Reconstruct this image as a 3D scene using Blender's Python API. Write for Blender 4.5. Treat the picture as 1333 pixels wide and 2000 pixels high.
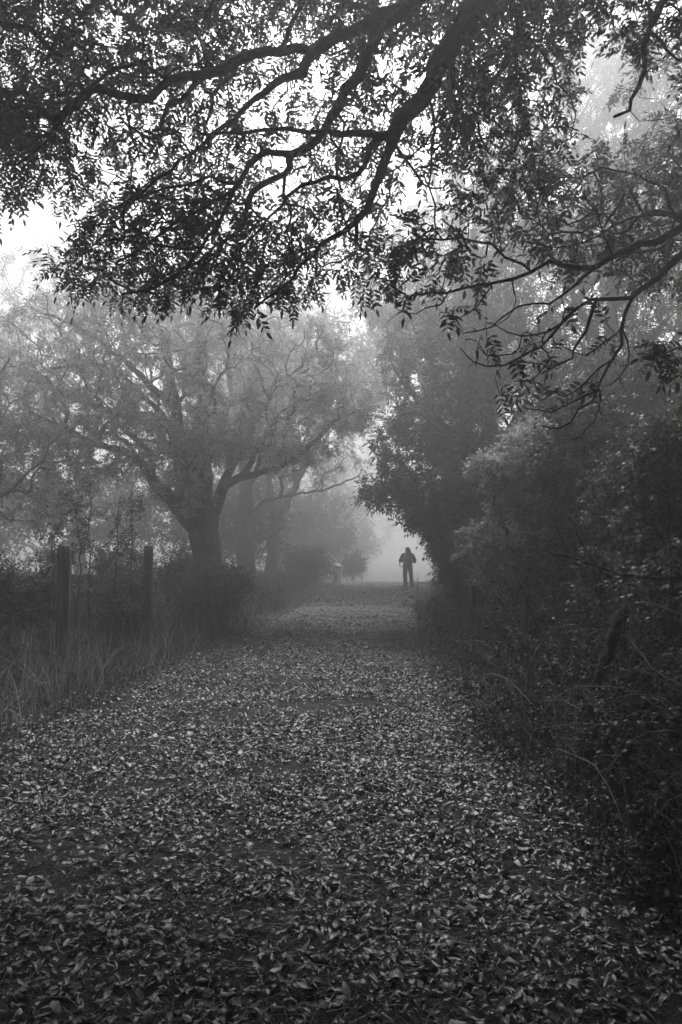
import bpy, math, random
import numpy as np
from math import radians, sin, cos, pi
random.seed(7)
R = np.random.RandomState(11)
S = bpy.context.scene
for o in list(bpy.data.objects): bpy.data.objects.remove(o)
COL = S.collection

# ------------------------------------------------------------------ camera
EYE = 1.6; PITCH = radians(3.2); F = 1333.0
cam_d = bpy.data.cameras.new('camera'); cam = bpy.data.objects.new('camera', cam_d); COL.objects.link(cam)
cam.location = (0, 0, EYE); cam.rotation_euler = (radians(90) + PITCH, 0, 0)
cam_d.sensor_fit = 'VERTICAL'; cam_d.sensor_height = 36; cam_d.lens = 24.0
cam_d.clip_start = 0.05; cam_d.clip_end = 2000
S.camera = cam
# ------------------------------------------------------------------ light
SUN_EL, SUN_AZ = radians(52), radians(5)          # azimuth from +Y (the way the lane runs), negative = left
W = bpy.data.worlds.new('World'); S.world = W; W.use_nodes = True
nt = W.node_tree; nt.nodes.clear()
sky = nt.nodes.new('ShaderNodeTexSky'); sky.sky_type = 'NISHITA'; sky.sun_disc = False
sky.sun_elevation = SUN_EL; sky.sun_rotation = SUN_AZ; sky.dust_density = 6; sky.air_density = 2.0
bw = nt.nodes.new('ShaderNodeRGBToBW'); bg = nt.nodes.new('ShaderNodeBackground'); wo = nt.nodes.new('ShaderNodeOutputWorld')
bg.inputs['Strength'].default_value = 0.1
nt.links.new(sky.outputs[0], bw.inputs[0]); nt.links.new(bw.outputs[0], bg.inputs[0]); nt.links.new(bg.outputs[0], wo.inputs[0])
sl = bpy.data.lights.new('sun', 'SUN'); sl.energy = 1.5; sl.angle = radians(16); sl.color = (1, 1, 1)
so = bpy.data.objects.new('sun', sl); COL.objects.link(so)
so.rotation_euler = (radians(90) - SUN_EL, 0, pi - SUN_AZ)      # shines from ahead and above, slightly left
S.view_settings.view_transform = 'Standard'; S.view_settings.look = 'None'
S.view_settings.exposure = 1.02; S.view_settings.gamma = 1
S.render.engine = 'CYCLES'
cy = S.cycles
cy.max_bounces = 6; cy.diffuse_bounces = 3; cy.glossy_bounces = 1; cy.transmission_bounces = 3; cy.volume_bounces = 1
cy.transparent_max_bounces = 4
cy.use_denoising = True
HAZE_DENSITY = 0.018; HAZE_ANISO = 0.75

# ------------------------------------------------------------------ helpers
def at(px, py, D):
    """a pixel of the 1333x2000 photo at camera depth D -> world point"""
    x = (px - 666.5) / F * D; z = (1000 - py) / F * D
    return np.array([x, D * cos(PITCH) - z * sin(PITCH), EYE + D * sin(PITCH) + z * cos(PITCH)])
def empty(name, loc, label, cat, group=None):
    o = bpy.data.objects.new(name, None); COL.objects.link(o); o.location = tuple(loc)
    o.empty_display_size = .1
    o['label'] = label; o['category'] = cat
    if group: o['group'] = group
    return o
def tag(o, label=None, cat=None, group=None, kind=None):
    if label: o['label'] = label
    if cat: o['category'] = cat
    if group: o['group'] = group
    if kind: o['kind'] = kind
    return o
def mesh_np(name, V, faces_list, mat, parent=None, tint=None, smooth=False, origin=None):
    """V (n,3) world coords; faces_list = list of int arrays (m,k) -> one mesh object"""
    V = np.asarray(V, dtype=np.float32)
    if origin is None and parent is not None: origin = np.array(parent.location)
    if origin is not None: V = V - np.asarray(origin, dtype=np.float32)
    me = bpy.data.meshes.new(name)
    me.vertices.add(len(V)); me.vertices.foreach_set('co', V.ravel())
    fl = [np.asarray(f, dtype=np.int32) for f in faces_list if len(f)]
    loops = np.concatenate([f.ravel() for f in fl])
    tot = np.concatenate([np.full(len(f), f.shape[1], dtype=np.int32) for f in fl])
    start = np.concatenate([[0], np.cumsum(tot)[:-1]]).astype(np.int32)
    me.loops.add(len(loops)); me.loops.foreach_set('vertex_index', loops)
    me.polygons.add(len(tot)); me.polygons.foreach_set('loop_start', start); me.polygons.foreach_set('loop_total', tot)
    if smooth: me.polygons.foreach_set('use_smooth', np.ones(len(tot), dtype=bool))
    me.update(calc_edges=True)
    if tint is not None:
        a = me.attributes.new('tint', 'FLOAT', 'POINT'); a.data.foreach_set('value', np.asarray(tint, dtype=np.float32))
    me.materials.append(mat)
    o = bpy.data.objects.new(name, me); COL.objects.link(o)
    if parent is not None: o.parent = parent
    elif origin is not None: o.location = tuple(origin)
    return o
def norm(v): return v / np.maximum(np.linalg.norm(v, axis=-1, keepdims=True), 1e-9)

def tubes(chains, sides=5, jitter=0.0, cap=True):
    """chains: list of (P(n,3), r(n)) -> V, faces"""
    groups = {}
    for P, r in chains: groups.setdefault(len(P), []).append((P, r))
    Vs, Fs, off = [], [], 0
    ang = np.arange(sides) * 2 * pi / sides
    for n, L in groups.items():
        if n < 2: continue
        P = np.array([c[0] for c in L]); r = np.array([c[1] for c in L]); M = len(L)
        T = np.empty_like(P); T[:, 1:-1] = P[:, 2:] - P[:, :-2]; T[:, 0] = P[:, 1] - P[:, 0]; T[:, -1] = P[:, -1] - P[:, -2]
        T = norm(T)
        ref = np.zeros((M, 1, 3)); mean = norm(P[:, -1] - P[:, 0])
        vert = np.abs(mean[:, 2]) > .8
        ref[~vert, 0] = (0, 0, 1); ref[vert, 0] = (1, 0.1, 0)
        A = norm(np.cross(T, np.broadcast_to(ref, T.shape))); B = np.cross(T, A)
        rr = r[:, :, None] * (1 + jitter * R.uniform(-1, 1, (M, n, sides)))
        V = P[:, :, None, :] + rr[..., None] * (A[:, :, None, :] * np.cos(ang)[None, None, :, None] + B[:, :, None, :] * np.sin(ang)[None, None, :, None])
        Vs.append(V.reshape(-1, 3))
        i = np.arange(M)[:, None, None] * n * sides + np.arange(n - 1)[None, :, None] * sides
        k = np.arange(sides)[None, None, :]; k2 = (k + 1) % sides
        q = np.stack([i + k, i + k2, i + sides + k2, i + sides + k], -1).reshape(-1, 4) + off
        Fs.append(q); off += M * n * sides
    return np.concatenate(Vs), np.concatenate(Fs)

def tubes_multi(chains, jitter=0.05, thick=0.05, hi=9, lo=4):
    a = [c for c in chains if c[1].max() >= thick]; b = [c for c in chains if c[1].max() < thick]
    out = []
    if a: out.append(tubes(a, hi, jitter))
    if b: out.append(tubes(b, lo, jitter * .5))
    V = np.concatenate([o[0] for o in out]); Fs = []; off = 0
    for v, f in out: Fs.append(f + off); off += len(v)
    return V, np.concatenate(Fs)

def smooth_poly(P, r, step=.15, wob=0.0):
    """resample a coarse polyline by Catmull-Rom"""
    P = np.asarray(P, float); r = np.asarray(r, float)
    Q = np.vstack([2 * P[0] - P[1], P, 2 * P[-1] - P[-2]])
    out, ro = [], []
    for i in range(len(P) - 1):
        n = max(2, int(np.linalg.norm(P[i + 1] - P[i]) / step))
        for t in np.arange(n) / n:
            a, b, c, d = Q[i], Q[i + 1], Q[i + 2], Q[i + 3]
            out.append(.5 * ((2 * b) + (-a + c) * t + (2 * a - 5 * b + 4 * c - d) * t * t + (-a + 3 * b - 3 * c + d) * t ** 3))
            ro.append(r[i] * (1 - t) + r[i + 1] * t)
    out.append(P[-1]); ro.append(r[-1])
    out = np.array(out)
    if wob: out[1:-1] += R.normal(0, wob, (len(out) - 2, 3))
    return out, np.array(ro)

class Skel:
    def __init__(s, cap=60000):
        s.P = np.zeros((cap, 3)); s.par = np.full(cap, -1); s.D = np.zeros((cap, 3)); s.rmin = np.zeros(cap)
        s.path = np.zeros(cap); s.n = 0; s.leafw = np.zeros(cap)
    def rad0(s, i): return s.rmin[i]
    def add(s, p, par, rmin=0., w=0.):
        i = s.n; s.P[i] = p; s.par[i] = par; s.rmin[i] = rmin; s.leafw[i] = w
        if par >= 0:
            d = s.P[i] - s.P[par]; L = np.linalg.norm(d); s.D[i] = d / max(L, 1e-6); s.path[i] = s.path[par] + L
        else: s.D[i] = (0, 0, 1)
        s.n += 1; return i
    def limb(s, P, r, par=None, step=.15, wob=.008):
        """par None: root, 'near': hook to the nearest node"""
        P, r = smooth_poly(P, r, step, wob); j = -1; k0 = 0
        if par == 'near' and s.n:
            j = int(np.argmin(((s.P[:s.n] - P[0]) ** 2).sum(1)))
        for k in range(k0, len(P)): j = s.add(P[k], j, r[k], 0)
        return j
    def grow(s, A, bf=.25, step=.25, sag=0.1, maxseg=6, wob=.02, tip=.004):
        """join the attractor points A to the skeleton; returns list of node-index runs"""
        A = np.asarray(A); K = len(A)
        cost = np.full(K, 1e9); near = np.zeros(K, int)
        for a0 in range(0, s.n, 500):
            blk = slice(a0, min(s.n, a0 + 500))
            d = np.linalg.norm(A[:, None] - s.P[None, blk], axis=2) + bf * s.path[None, blk]
            j = d.argmin(1); m = d[np.arange(K), j]; u = m < cost; cost[u] = m[u]; near[u] = j[u] + a0
        runs = []
        for _ in range(K):
            k = int(cost.argmin()); i = near[k]; cost[k] = np.inf
            p0 = s.P[i]; a = A[k]; L = np.linalg.norm(a - p0)
            if L < .02: continue
            n = int(min(maxseg, max(2, round(L / step))))
            c = p0 + s.D[i] * L * .35 + (a - p0) * .15 + np.array([0, 0, sag * L])
            j = i; run = []; n0 = s.n
            for q in range(1, n + 1):
                t = q / n
                p = (1 - t) ** 2 * p0 + 2 * t * (1 - t) * c + t * t * a
                if q < n: p = p + R.normal(0, wob * L, 3)
                j = s.add(p, j, tip, 1.0 if q == n else 0); run.append(j)
            runs.append(run)
            new = np.arange(n0, s.n)
            d = np.linalg.norm(A[:, None] - s.P[None, new], axis=2) + bf * s.path[None, new]
            m = d.min(1); u = (m < cost) & np.isfinite(cost); cost[u] = m[u]; near[u] = new[d.argmin(1)][u]
        return runs
    def chains(s, rt=.004, ex=.46, rcap=1.0):
        n = s.n; cnt = np.zeros(n)
        cnt += s.leafw[:n]
        for i in range(n - 1, 0, -1):
            if s.par[i] >= 0: cnt[s.par[i]] += cnt[i]
        rad = np.maximum(s.rmin[:n], np.minimum(rcap, rt * np.maximum(cnt, 1) ** ex)); s.cnt = cnt; s.rad = rad
        # no child thicker than its parent
        for i in range(1, n):
            p = s.par[i]
            if p >= 0 and rad[i] > rad[p] and s.rmin[i] < rad[i]: rad[i] = max(rad[p], s.rmin[i])
        kids = {}
        for i in range(n):
            if s.par[i] >= 0: kids.setdefault(int(s.par[i]), []).append(i)
        out = []; stack = [(i, -1) for i in range(n) if s.par[i] < 0]
        while stack:
            i, p = stack.pop(); idx = [i] if p < 0 else [p, i]
            while True:
                ks = kids.get(idx[-1], [])
                if not ks: break
                ks = sorted(ks, key=lambda q: -rad[q]); 
                for q in ks[1:]: stack.append((q, idx[-1]))
                idx.append(ks[0])
            P = s.P[idx]; r = rad[idx].copy()
            if p >= 0: r[0] = min(r[0], r[1] * 1.15)
            if len(idx) > 1: out.append((P, r))
        return out

# ---- leaf templates ------------------------------------------------------
def leaflet(L, w, hi=True):
    """unit leaflet along +X, returns V, tris/quads"""
    if hi:
        V = np.array([[0, 0, 0], [.33 * L, w * .5, .08 * w], [.33 * L, -w * .5, .08 * w], [.7 * L, w * .36, -.05 * w], [.7 * L, -w * .36, -.05 * w], [L, 0, -.25 * w]])
        return V, [(0, 2, 1)], [(1, 2, 4, 3)], [(3, 4, 5)]
    V = np.array([[0, 0, 0], [.45 * L, w * .5, .0], [L, 0, -.15 * w], [.45 * L, -w * .5, .0]])
    return V, [], [(0, 3, 2, 1)], []
def ash_template(pairs=4, L=.25, lf=.075, hi=True, seed=0, droop=.25, w=.42):
    rs = np.random.RandomState(seed)
    V, T, Q = [], [], []; off = 0; tint = []
    def place(x, z, yaw, size, pitch):
        nonlocal off
        v, t1, q, t2 = leaflet(size, size * w, hi)
        roll = rs.uniform(-.5, .5); cr, sr = cos(roll), sin(roll)
        v = np.stack([v[:, 0], v[:, 1] * cr - v[:, 2] * sr, v[:, 1] * sr + v[:, 2] * cr], 1)
        cp, sp = cos(pitch), sin(pitch)
        v = np.stack([v[:, 0] * cp + v[:, 2] * sp, v[:, 1], -v[:, 0] * sp + v[:, 2] * cp], 1)
        cyw, syw = cos(yaw), sin(yaw)
        v = np.stack([v[:, 0] * cyw - v[:, 1] * syw, v[:, 0] * syw + v[:, 1] * cyw, v[:, 2]], 1) + (x, 0, z)
        V.append(v); T.extend([tuple(np.array(f) + off) for f in t1 + t2]); Q.extend([tuple(np.array(f) + off) for f in q]); off += len(v)
        tint.extend([rs.uniform(.8, 1.2)] * len(v))
    zf = lambda x: -droop * x * x / L
    for k in range(pairs):
        x = L * (.3 + .62 * k / pairs); sz = lf * (.8 + .25 * sin(pi * (k + .8) / pairs)) * rs.uniform(.85, 1.1)
        for sd in (1, -1): place(x, zf(x), sd * radians(rs.uniform(48, 72)), sz, rs.uniform(-.1, .5))
    place(L * .93, zf(L * .93), rs.uniform(-.2, .2), lf * 1.05, droop + rs.uniform(0, .3))
    if hi:
        n = 4; xs = np.linspace(0, L * .95, n); r = .0016
        base = off; v = []
        for x in xs: v += [(x, r, zf(x)), (x, -r, zf(x)), (x, 0, zf(x) + r * 1.5)]
        V.append(np.array(v)); tint.extend([.6] * len(v))
        for i in range(n - 1):
            for k in range(3):
                a = base + i * 3 + k; b = base + i * 3 + (k + 1) % 3; Q.append((a, b, b + 3, a + 3))
        off += len(v)
    return np.concatenate(V), np.array(T).reshape(-1, 3), np.array(Q).reshape(-1, 4), np.array(tint)
def spray_template(n=5, L=.16, lf=.05, w=.6, hi=False, seed=0):
    """a leafy shoot with alternate simple leaves (hazel, elm, hawthorn like)"""
    rs = np.random.RandomState(seed); V, T, Q, tint = [], [], [], []; off = 0
    for k in range(n):
        v, t1, q, t2 = leaflet(lf * rs.uniform(.7, 1.15), lf * w, hi)
        roll = rs.uniform(-.8, .8); cr, sr = cos(roll), sin(roll)
        v = np.stack([v[:, 0], v[:, 1] * cr - v[:, 2] * sr, v[:, 1] * sr + v[:, 2] * cr], 1)
        pt = rs.uniform(-.3, .9); v = np.stack([v[:, 0] * cos(pt) + v[:, 2] * sin(pt), v[:, 1], -v[:, 0] * sin(pt) + v[:, 2] * cos(pt)], 1)
        yaw = (1 if k % 2 else -1) * rs.uniform(.4, 1.3)
        v = np.stack([v[:, 0] * cos(yaw) - v[:, 1] * sin(yaw), v[:, 0] * sin(yaw) + v[:, 1] * cos(yaw), v[:, 2]], 1) + (L * (k + .4) / n, 0, rs.uniform(-.01, .01))
        V.append(v); T.extend([tuple(np.array(f) + off) for f in t1 + t2]); Q.extend([tuple(np.array(f) + off) for f in q]); off += len(v)
        tint.extend([rs.uniform(.7, 1.3)] * len(v))
    return np.concatenate(V), np.array(T, int).reshape(-1, 3), np.array(Q, int).reshape(-1, 4), np.array(tint)

ASH_HI = [ash_template(p, L, lf, True, s, dr) for p, L, lf, s, dr in ((4, .24, .078, 1, .2), (5, .28, .075, 2, .35), (4, .22, .085, 3, .5), (3, .19, .075, 4, .15), (5, .27, .08, 5, .6))]
ASH_OVER = [ash_template(p, L, lf, True, s, dr, .34) for p, L, lf, s, dr in ((4, .27, .085, 11, .2), (5, .31, .085, 12, .35), (4, .26, .09, 13, .5), (3, .2, .085, 14, .15), (5, .3, .08, 15, .6))]
ASH_LO = [ash_template(p, L, lf, False, s, dr) for p, L, lf, s, dr in ((3, .26, .1, 1, .2), (4, .3, .1, 2, .35), (3, .24, .1, 3, .5), (3, .22, .095, 4, .15))]
ASH_FAR = [ash_template(2, .36, .17, False, s, .3) for s in (1, 2, 3)]
SPR_HI = [spray_template(6, .17, .055, .62, True, s) for s in range(4)]
SPR_LO = [spray_template(6, .18, .05, .6, False, s) for s in range(4)]
HAW = [spray_template(8, .15, .038, .75, False, s + 9) for s in range(4)]

def leaves(pos, fwd, up, scale, templates, base_tint=None):
    """place leaf templates: fwd = local X, up ~ local Z"""
    pos = np.asarray(pos); N = len(pos)
    X = norm(np.asarray(fwd)); Y = norm(np.cross(np.asarray(up), X)); Z = np.cross(X, Y)
    which = R.randint(0, len(templates), N); Vs, Ts, Qs, tn = [], [], [], []; off = 0
    bt = R.uniform(.6, 1.4, N) if base_tint is None else base_tint
    for k, (v, t, q, ti) in enumerate(templates):
        m = which == k; n = m.sum()
        if not n: continue
        W_ = pos[m][:, None] + scale[m][:, None, None] * (v[None, :, 0:1] * X[m][:, None] + v[None, :, 1:2] * Y[m][:, None] + v[None, :, 2:3] * Z[m][:, None])
        Vs.append(W_.reshape(-1, 3)); o = np.arange(n)[:, None, None] * len(v) + off
        if len(t): Ts.append((t[None] + o).reshape(-1, 3))
        if len(q): Qs.append((q[None] + o).reshape(-1, 4))
        tn.append((bt[m][:, None] * ti[None]).ravel()); off += n * len(v)
    Fs = []
    if Ts: Fs.append(np.concatenate(Ts))
    if Qs: Fs.append(np.concatenate(Qs))
    return np.concatenate(Vs), Fs, np.concatenate(tn)

def foliage_on(sk, runs, k, templates, scale=(.8, 1.2), droop=.25, spread=.9, maxcnt=25, flat=.45):
    pos, fwd = [], []
    for run in runs:
        if sk.cnt[run[0]] > maxcnt and R.rand() < .7: continue
        for _ in range(k):
            f = R.uniform(.35, 1) * (len(run)); q = min(len(run) - 1, int(f)); i = run[q]
            p = sk.P[i]; p0 = sk.P[sk.par[i]]; t = f - int(f) if f < len(run) else 1
            pos.append(p0 + (p - p0) * t); d = sk.D[i] * .8 + R.normal(0, spread, 3); d[2] -= droop
            fwd.append(d)
    pos = np.array(pos); fwd = norm(np.array(fwd)); N = len(pos)
    up = norm(R.normal(0, flat, (N, 3)) + (0, 0, 1))
    sc = R.uniform(scale[0], scale[1], N)
    # whole-twig variation of leaf tone (older and younger growth)
    ph = pos @ R.normal(0, 1.6, (3, 3)); bt = (1 + .25 * np.sin(ph).mean(1) * 1.7) * R.uniform(.7, 1.3, N)
    return leaves(pos, fwd, up, sc, templates, bt)

def vnoise(P, f, seed=0):
    """cheap smooth pseudo noise in [-1,1]"""
    rs = np.random.RandomState(seed); v = 0
    for _ in range(5):
        k = rs.normal(0, f, P.shape[1]); v = v + np.sin(P @ k + rs.uniform(0, 6.3))
    return v / 5 * 1.6
def blob(px, py, D, rx, ry, rz, n, hole=.25, f=1.3, seed=1, shell=.35):
    c = at(px, py, D); out = np.zeros((0, 3))
    while len(out) < n:
        q = R.normal(0, 1, (n * 3, 3)); q = norm(q) * (R.uniform(0, 1, (len(q), 1)) ** shell)
        P = c + q * (rx, ry, rz) * (1 + .25 * vnoise(q * 2, 1.3, seed + 5)[:, None])
        P = P[vnoise(P, f, seed) > -1 + hole * 2 - .15]
        out = np.vstack([out, P])
    return out[:n]

# ------------------------------------------------------------------ materials (a black and white place: only greys)
def mat(name, build):
    m = bpy.data.materials.new(name); m.use_nodes = True; n = m.node_tree; n.nodes.clear()
    out = n.nodes.new('ShaderNodeOutputMaterial'); n.links.new(build(n), out.inputs[0]); return m
def nd(n, t, **kw):
    x = n.nodes.new(t)
    for k, v in kw.items(): x.inputs[k].default_value = v
    return x
def math_(n, op, a, b=None):
    x = n.nodes.new('ShaderNodeMath'); x.operation = op
    for i, v in enumerate((a, b)):
        if v is None: continue
        if hasattr(v, 'links'): n.links.new(v, x.inputs[i])
        else: x.inputs[i].default_value = v
    return x.outputs[0]
def leaf_mat(name, alb, trans=.45, rough=.5, vary=.5, spec=.25):
    def b(n):
        at_ = n.nodes.new('ShaderNodeAttribute'); at_.attribute_name = 'tint'
        tx = nd(n, 'ShaderNodeTexNoise', Scale=60.0, Detail=2.0)
        f = math_(n, 'MULTIPLY', math_(n, 'MULTIPLY', at_.outputs['Fac'], alb), math_(n, 'ADD', math_(n, 'MULTIPLY', tx.outputs['Fac'], vary), 1 - vary / 2))
        p = nd(n, 'ShaderNodeBsdfPrincipled', Roughness=rough); p.inputs['Specular IOR Level'].default_value = spec
        n.links.new(f, p.inputs['Base Color'])
        t = n.nodes.new('ShaderNodeBsdfTranslucent'); n.links.new(f, t.inputs['Color'])
        mx = n.nodes.new('ShaderNodeMixShader'); mx.inputs[0].default_value = trans
        n.links.new(p.outputs[0], mx.inputs[1]); n.links.new(t.outputs[0], mx.inputs[2]); return mx.outputs[0]
    return mat(name, b)
def solid_mat(name, lo, hi, scale=8., rough=.85, bump=.3, bscale=None, stretch=None, detail=6.):
    def b(n):
        tc = n.nodes.new('ShaderNodeTexCoord'); src = tc.outputs['Object']
        if stretch:
            mp = n.nodes.new('ShaderNodeMapping'); mp.inputs['Scale'].default_value = stretch; n.links.new(src, mp.inputs[0]); src = mp.outputs[0]
        tx = nd(n, 'ShaderNodeTexNoise', Scale=scale, Detail=detail, Roughness=.65); n.links.new(src, tx.inputs['Vector'])
        cr = n.nodes.new('ShaderNodeValToRGB'); n.links.new(tx.outputs['Fac'], cr.inputs[0])
        cr.color_ramp.elements[0].position = .32; cr.color_ramp.elements[1].position = .68
        cr.color_ramp.elements[0].color = (lo, lo, lo, 1); cr.color_ramp.elements[1].color = (hi, hi, hi, 1)
        p = nd(n, 'ShaderNodeBsdfPrincipled', Roughness=rough); n.links.new(cr.outputs[0], p.inputs['Base Color'])
        p.inputs['Specular IOR Level'].default_value = .3
        t2 = nd(n, 'ShaderNodeTexNoise', Scale=bscale or scale * 4, Detail=5.0); n.links.new(src, t2.inputs['Vector'])
        bp = nd(n, 'ShaderNodeBump', Strength=bump, Distance=.02); n.links.new(t2.outputs['Fac'], bp.inputs['Height']); n.links.new(bp.outputs[0], p.inputs['Normal'])
        return p.outputs[0]
    return mat(name, b)
M_bark = solid_mat('bark', .03, .09, 9, .9, .8, 45, (1, 1, .35))
M_barkdark = solid_mat('mossy_bark', .008, .025, 12, .95, .8, 60)
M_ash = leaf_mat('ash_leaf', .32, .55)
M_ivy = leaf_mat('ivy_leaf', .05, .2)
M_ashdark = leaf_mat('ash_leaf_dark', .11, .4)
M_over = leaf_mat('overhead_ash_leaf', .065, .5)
M_pale = leaf_mat('pale_shrub_leaf', .3, .4)
M_haw = leaf_mat('hawthorn_leaf', .1, .35)
M_bramble = leaf_mat('bramble_leaf', .026, .3)
M_litter = leaf_mat('fallen_leaf', .035, .08, .42, .9, .5)
M_grass = leaf_mat('grass_blade', .06, .3, .6, .2)
M_stalk = leaf_mat('dry_stalk', .15, .1, .6, .4)
M_soil = solid_mat('soil', .009, .022, 3, .95, .6, 60)
M_path = solid_mat('path_gravel', .01, .035, 30, .9, 1.0, 120)
def lighter_patch(m):
    """a dry, worn stretch of pale gravel crossing the lane"""
    n = m.node_tree; p = [x for x in n.nodes if x.type == 'BSDF_PRINCIPLED'][0]; src = p.inputs['Base Color'].links[0].from_socket
    tc = n.nodes.new('ShaderNodeTexCoord'); sp = n.nodes.new('ShaderNodeSeparateXYZ'); n.links.new(tc.outputs['Object'], sp.inputs[0])
    nz = nd(n, 'ShaderNodeTexNoise', Scale=1.3, Detail=5.0); n.links.new(tc.outputs['Object'], nz.inputs['Vector'])
    d = math_(n, 'ABSOLUTE', math_(n, 'SUBTRACT', sp.outputs[1], 17.5)); v = math_(n, 'SUBTRACT', math_(n, 'ADD', math_(n, 'MULTIPLY', nz.outputs['Fac'], 2.2), .3), math_(n, 'MULTIPLY', d, .28))
    v.node.use_clamp = True
    mx = n.nodes.new('ShaderNodeMix'); mx.data_type = 'RGBA'; n.links.new(v, mx.inputs[0]); n.links.new(src, mx.inputs[6])
    g = nd(n, 'ShaderNodeTexNoise', Scale=55.0, Detail=4.0); n.links.new(tc.outputs['Object'], g.inputs['Vector'])
    cr = n.nodes.new('ShaderNodeValToRGB'); n.links.new(g.outputs['Fac'], cr.inputs[0]); cr.color_ramp.elements[0].position = .35; cr.color_ramp.elements[1].position = .65
    cr.color_ramp.elements[0].color = (.08, .08, .08, 1); cr.color_ramp.elements[1].color = (.27, .27, .27, 1)
    n.links.new(cr.outputs[0], mx.inputs[7]); n.links.new(mx.outputs[2], p.inputs['Base Color'])
lighter_patch(M_path)
M_post = solid_mat('weathered_post', .05, .13, 5, .9, .6, 30, (4, 4, .4))
M_conc = solid_mat('pale_enamel', .7, .8, 4, .6, .1)
M_wire = solid_mat('old_wire', .05, .1, 20, .6, .1)

# ------------------------------------------------------------------ ground
def eL(y): return np.interp(y, [-5, 2, 5, 9, 12, 18, 24, 30, 45, 80], [-3.2, -3.05, -2.7, -2.3, -1.95, -1.35, -1.0, -.9, 0, 3])
def eR(y): return np.interp(y, [-5, 2, 3.5, 5, 10, 17, 24, 30, 45, 80], [2.0, 1.55, 1.25, 1.1, 1.25, 1.8, 2.7, 3.7, 5, 8.2])
def sst(t): t = np.clip(t, 0, 1); return t * t * (3 - 2 * t)
def H(x, y):
    x = np.asarray(x, float); y = np.asarray(y, float)
    h = .4 * sst((eL(y) - x) / 1.6) + .28 * sst((x - eR(y)) / 1.6)
    P = np.stack([x, y], -1)
    off = np.clip(np.maximum(eL(y) - x, x - eR(y)), 0, 1)
    h = h + off * .07 * vnoise(P.reshape(-1, 2), 1.1, 3).reshape(x.shape) + .012 * vnoise(P.reshape(-1, 2), 2.2, 4).reshape(x.shape)
    h = h - 2.6 * sst((y - 30) / 45) 
    return h
def grid(name, xs, ys, zf, m, keep=None, **kw):
    X, Y = np.meshgrid(xs, ys); Z = zf(X, Y); V = np.stack([X, Y, Z], -1).reshape(-1, 3)
    nx, ny = len(xs), len(ys); i = (np.arange(ny - 1)[:, None] * nx + np.arange(nx - 1)[None]).ravel()
    q = np.stack([i, i + 1, i + nx + 1, i + nx], 1)
    return mesh_np(name, V, [q], m, smooth=True)
xs = np.unique(np.concatenate([np.linspace(-200, -12, 25), np.linspace(-12, 12, 121), np.linspace(12, 200, 25)]))
ys = np.unique(np.concatenate([np.linspace(-60, -4, 12), np.linspace(-4, 40, 177), np.linspace(40, 320, 60)]))
tag(grid('ground', xs, ys, lambda x, y: H(x, y) - .05 * sst(np.minimum(x - eL(y), eR(y) - x) / .3 + .5) * (y > -6) * (y < 76), M_soil), kind='structure')
# the lane: a sheet between its two edges, 1 cm proud
ys2 = np.linspace(-4, 75, 240); tt = np.linspace(0, 1, 25)
Y2 = np.repeat(ys2[:, None], 25, 1); wob = .12 * vnoise(np.stack([ys2, ys2 * 0], 1), 1.5, 8)
X2 = eL(ys2)[:, None] - .2 + wob[:, None] + (eR(ys2) - eL(ys2) + .35)[:, None] * tt[None]
Z2 = H(X2, Y2) + .012 * np.sin(pi * tt)[None] + .004
i = (np.arange(239)[:, None] * 25 + np.arange(24)[None]).ravel()
tag(mesh_np('path', np.stack([X2, Y2, Z2], -1).reshape(-1, 3), [np.stack([i, i + 1, i + 26, i + 25], 1)], M_path, smooth=True), kind='structure')

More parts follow.
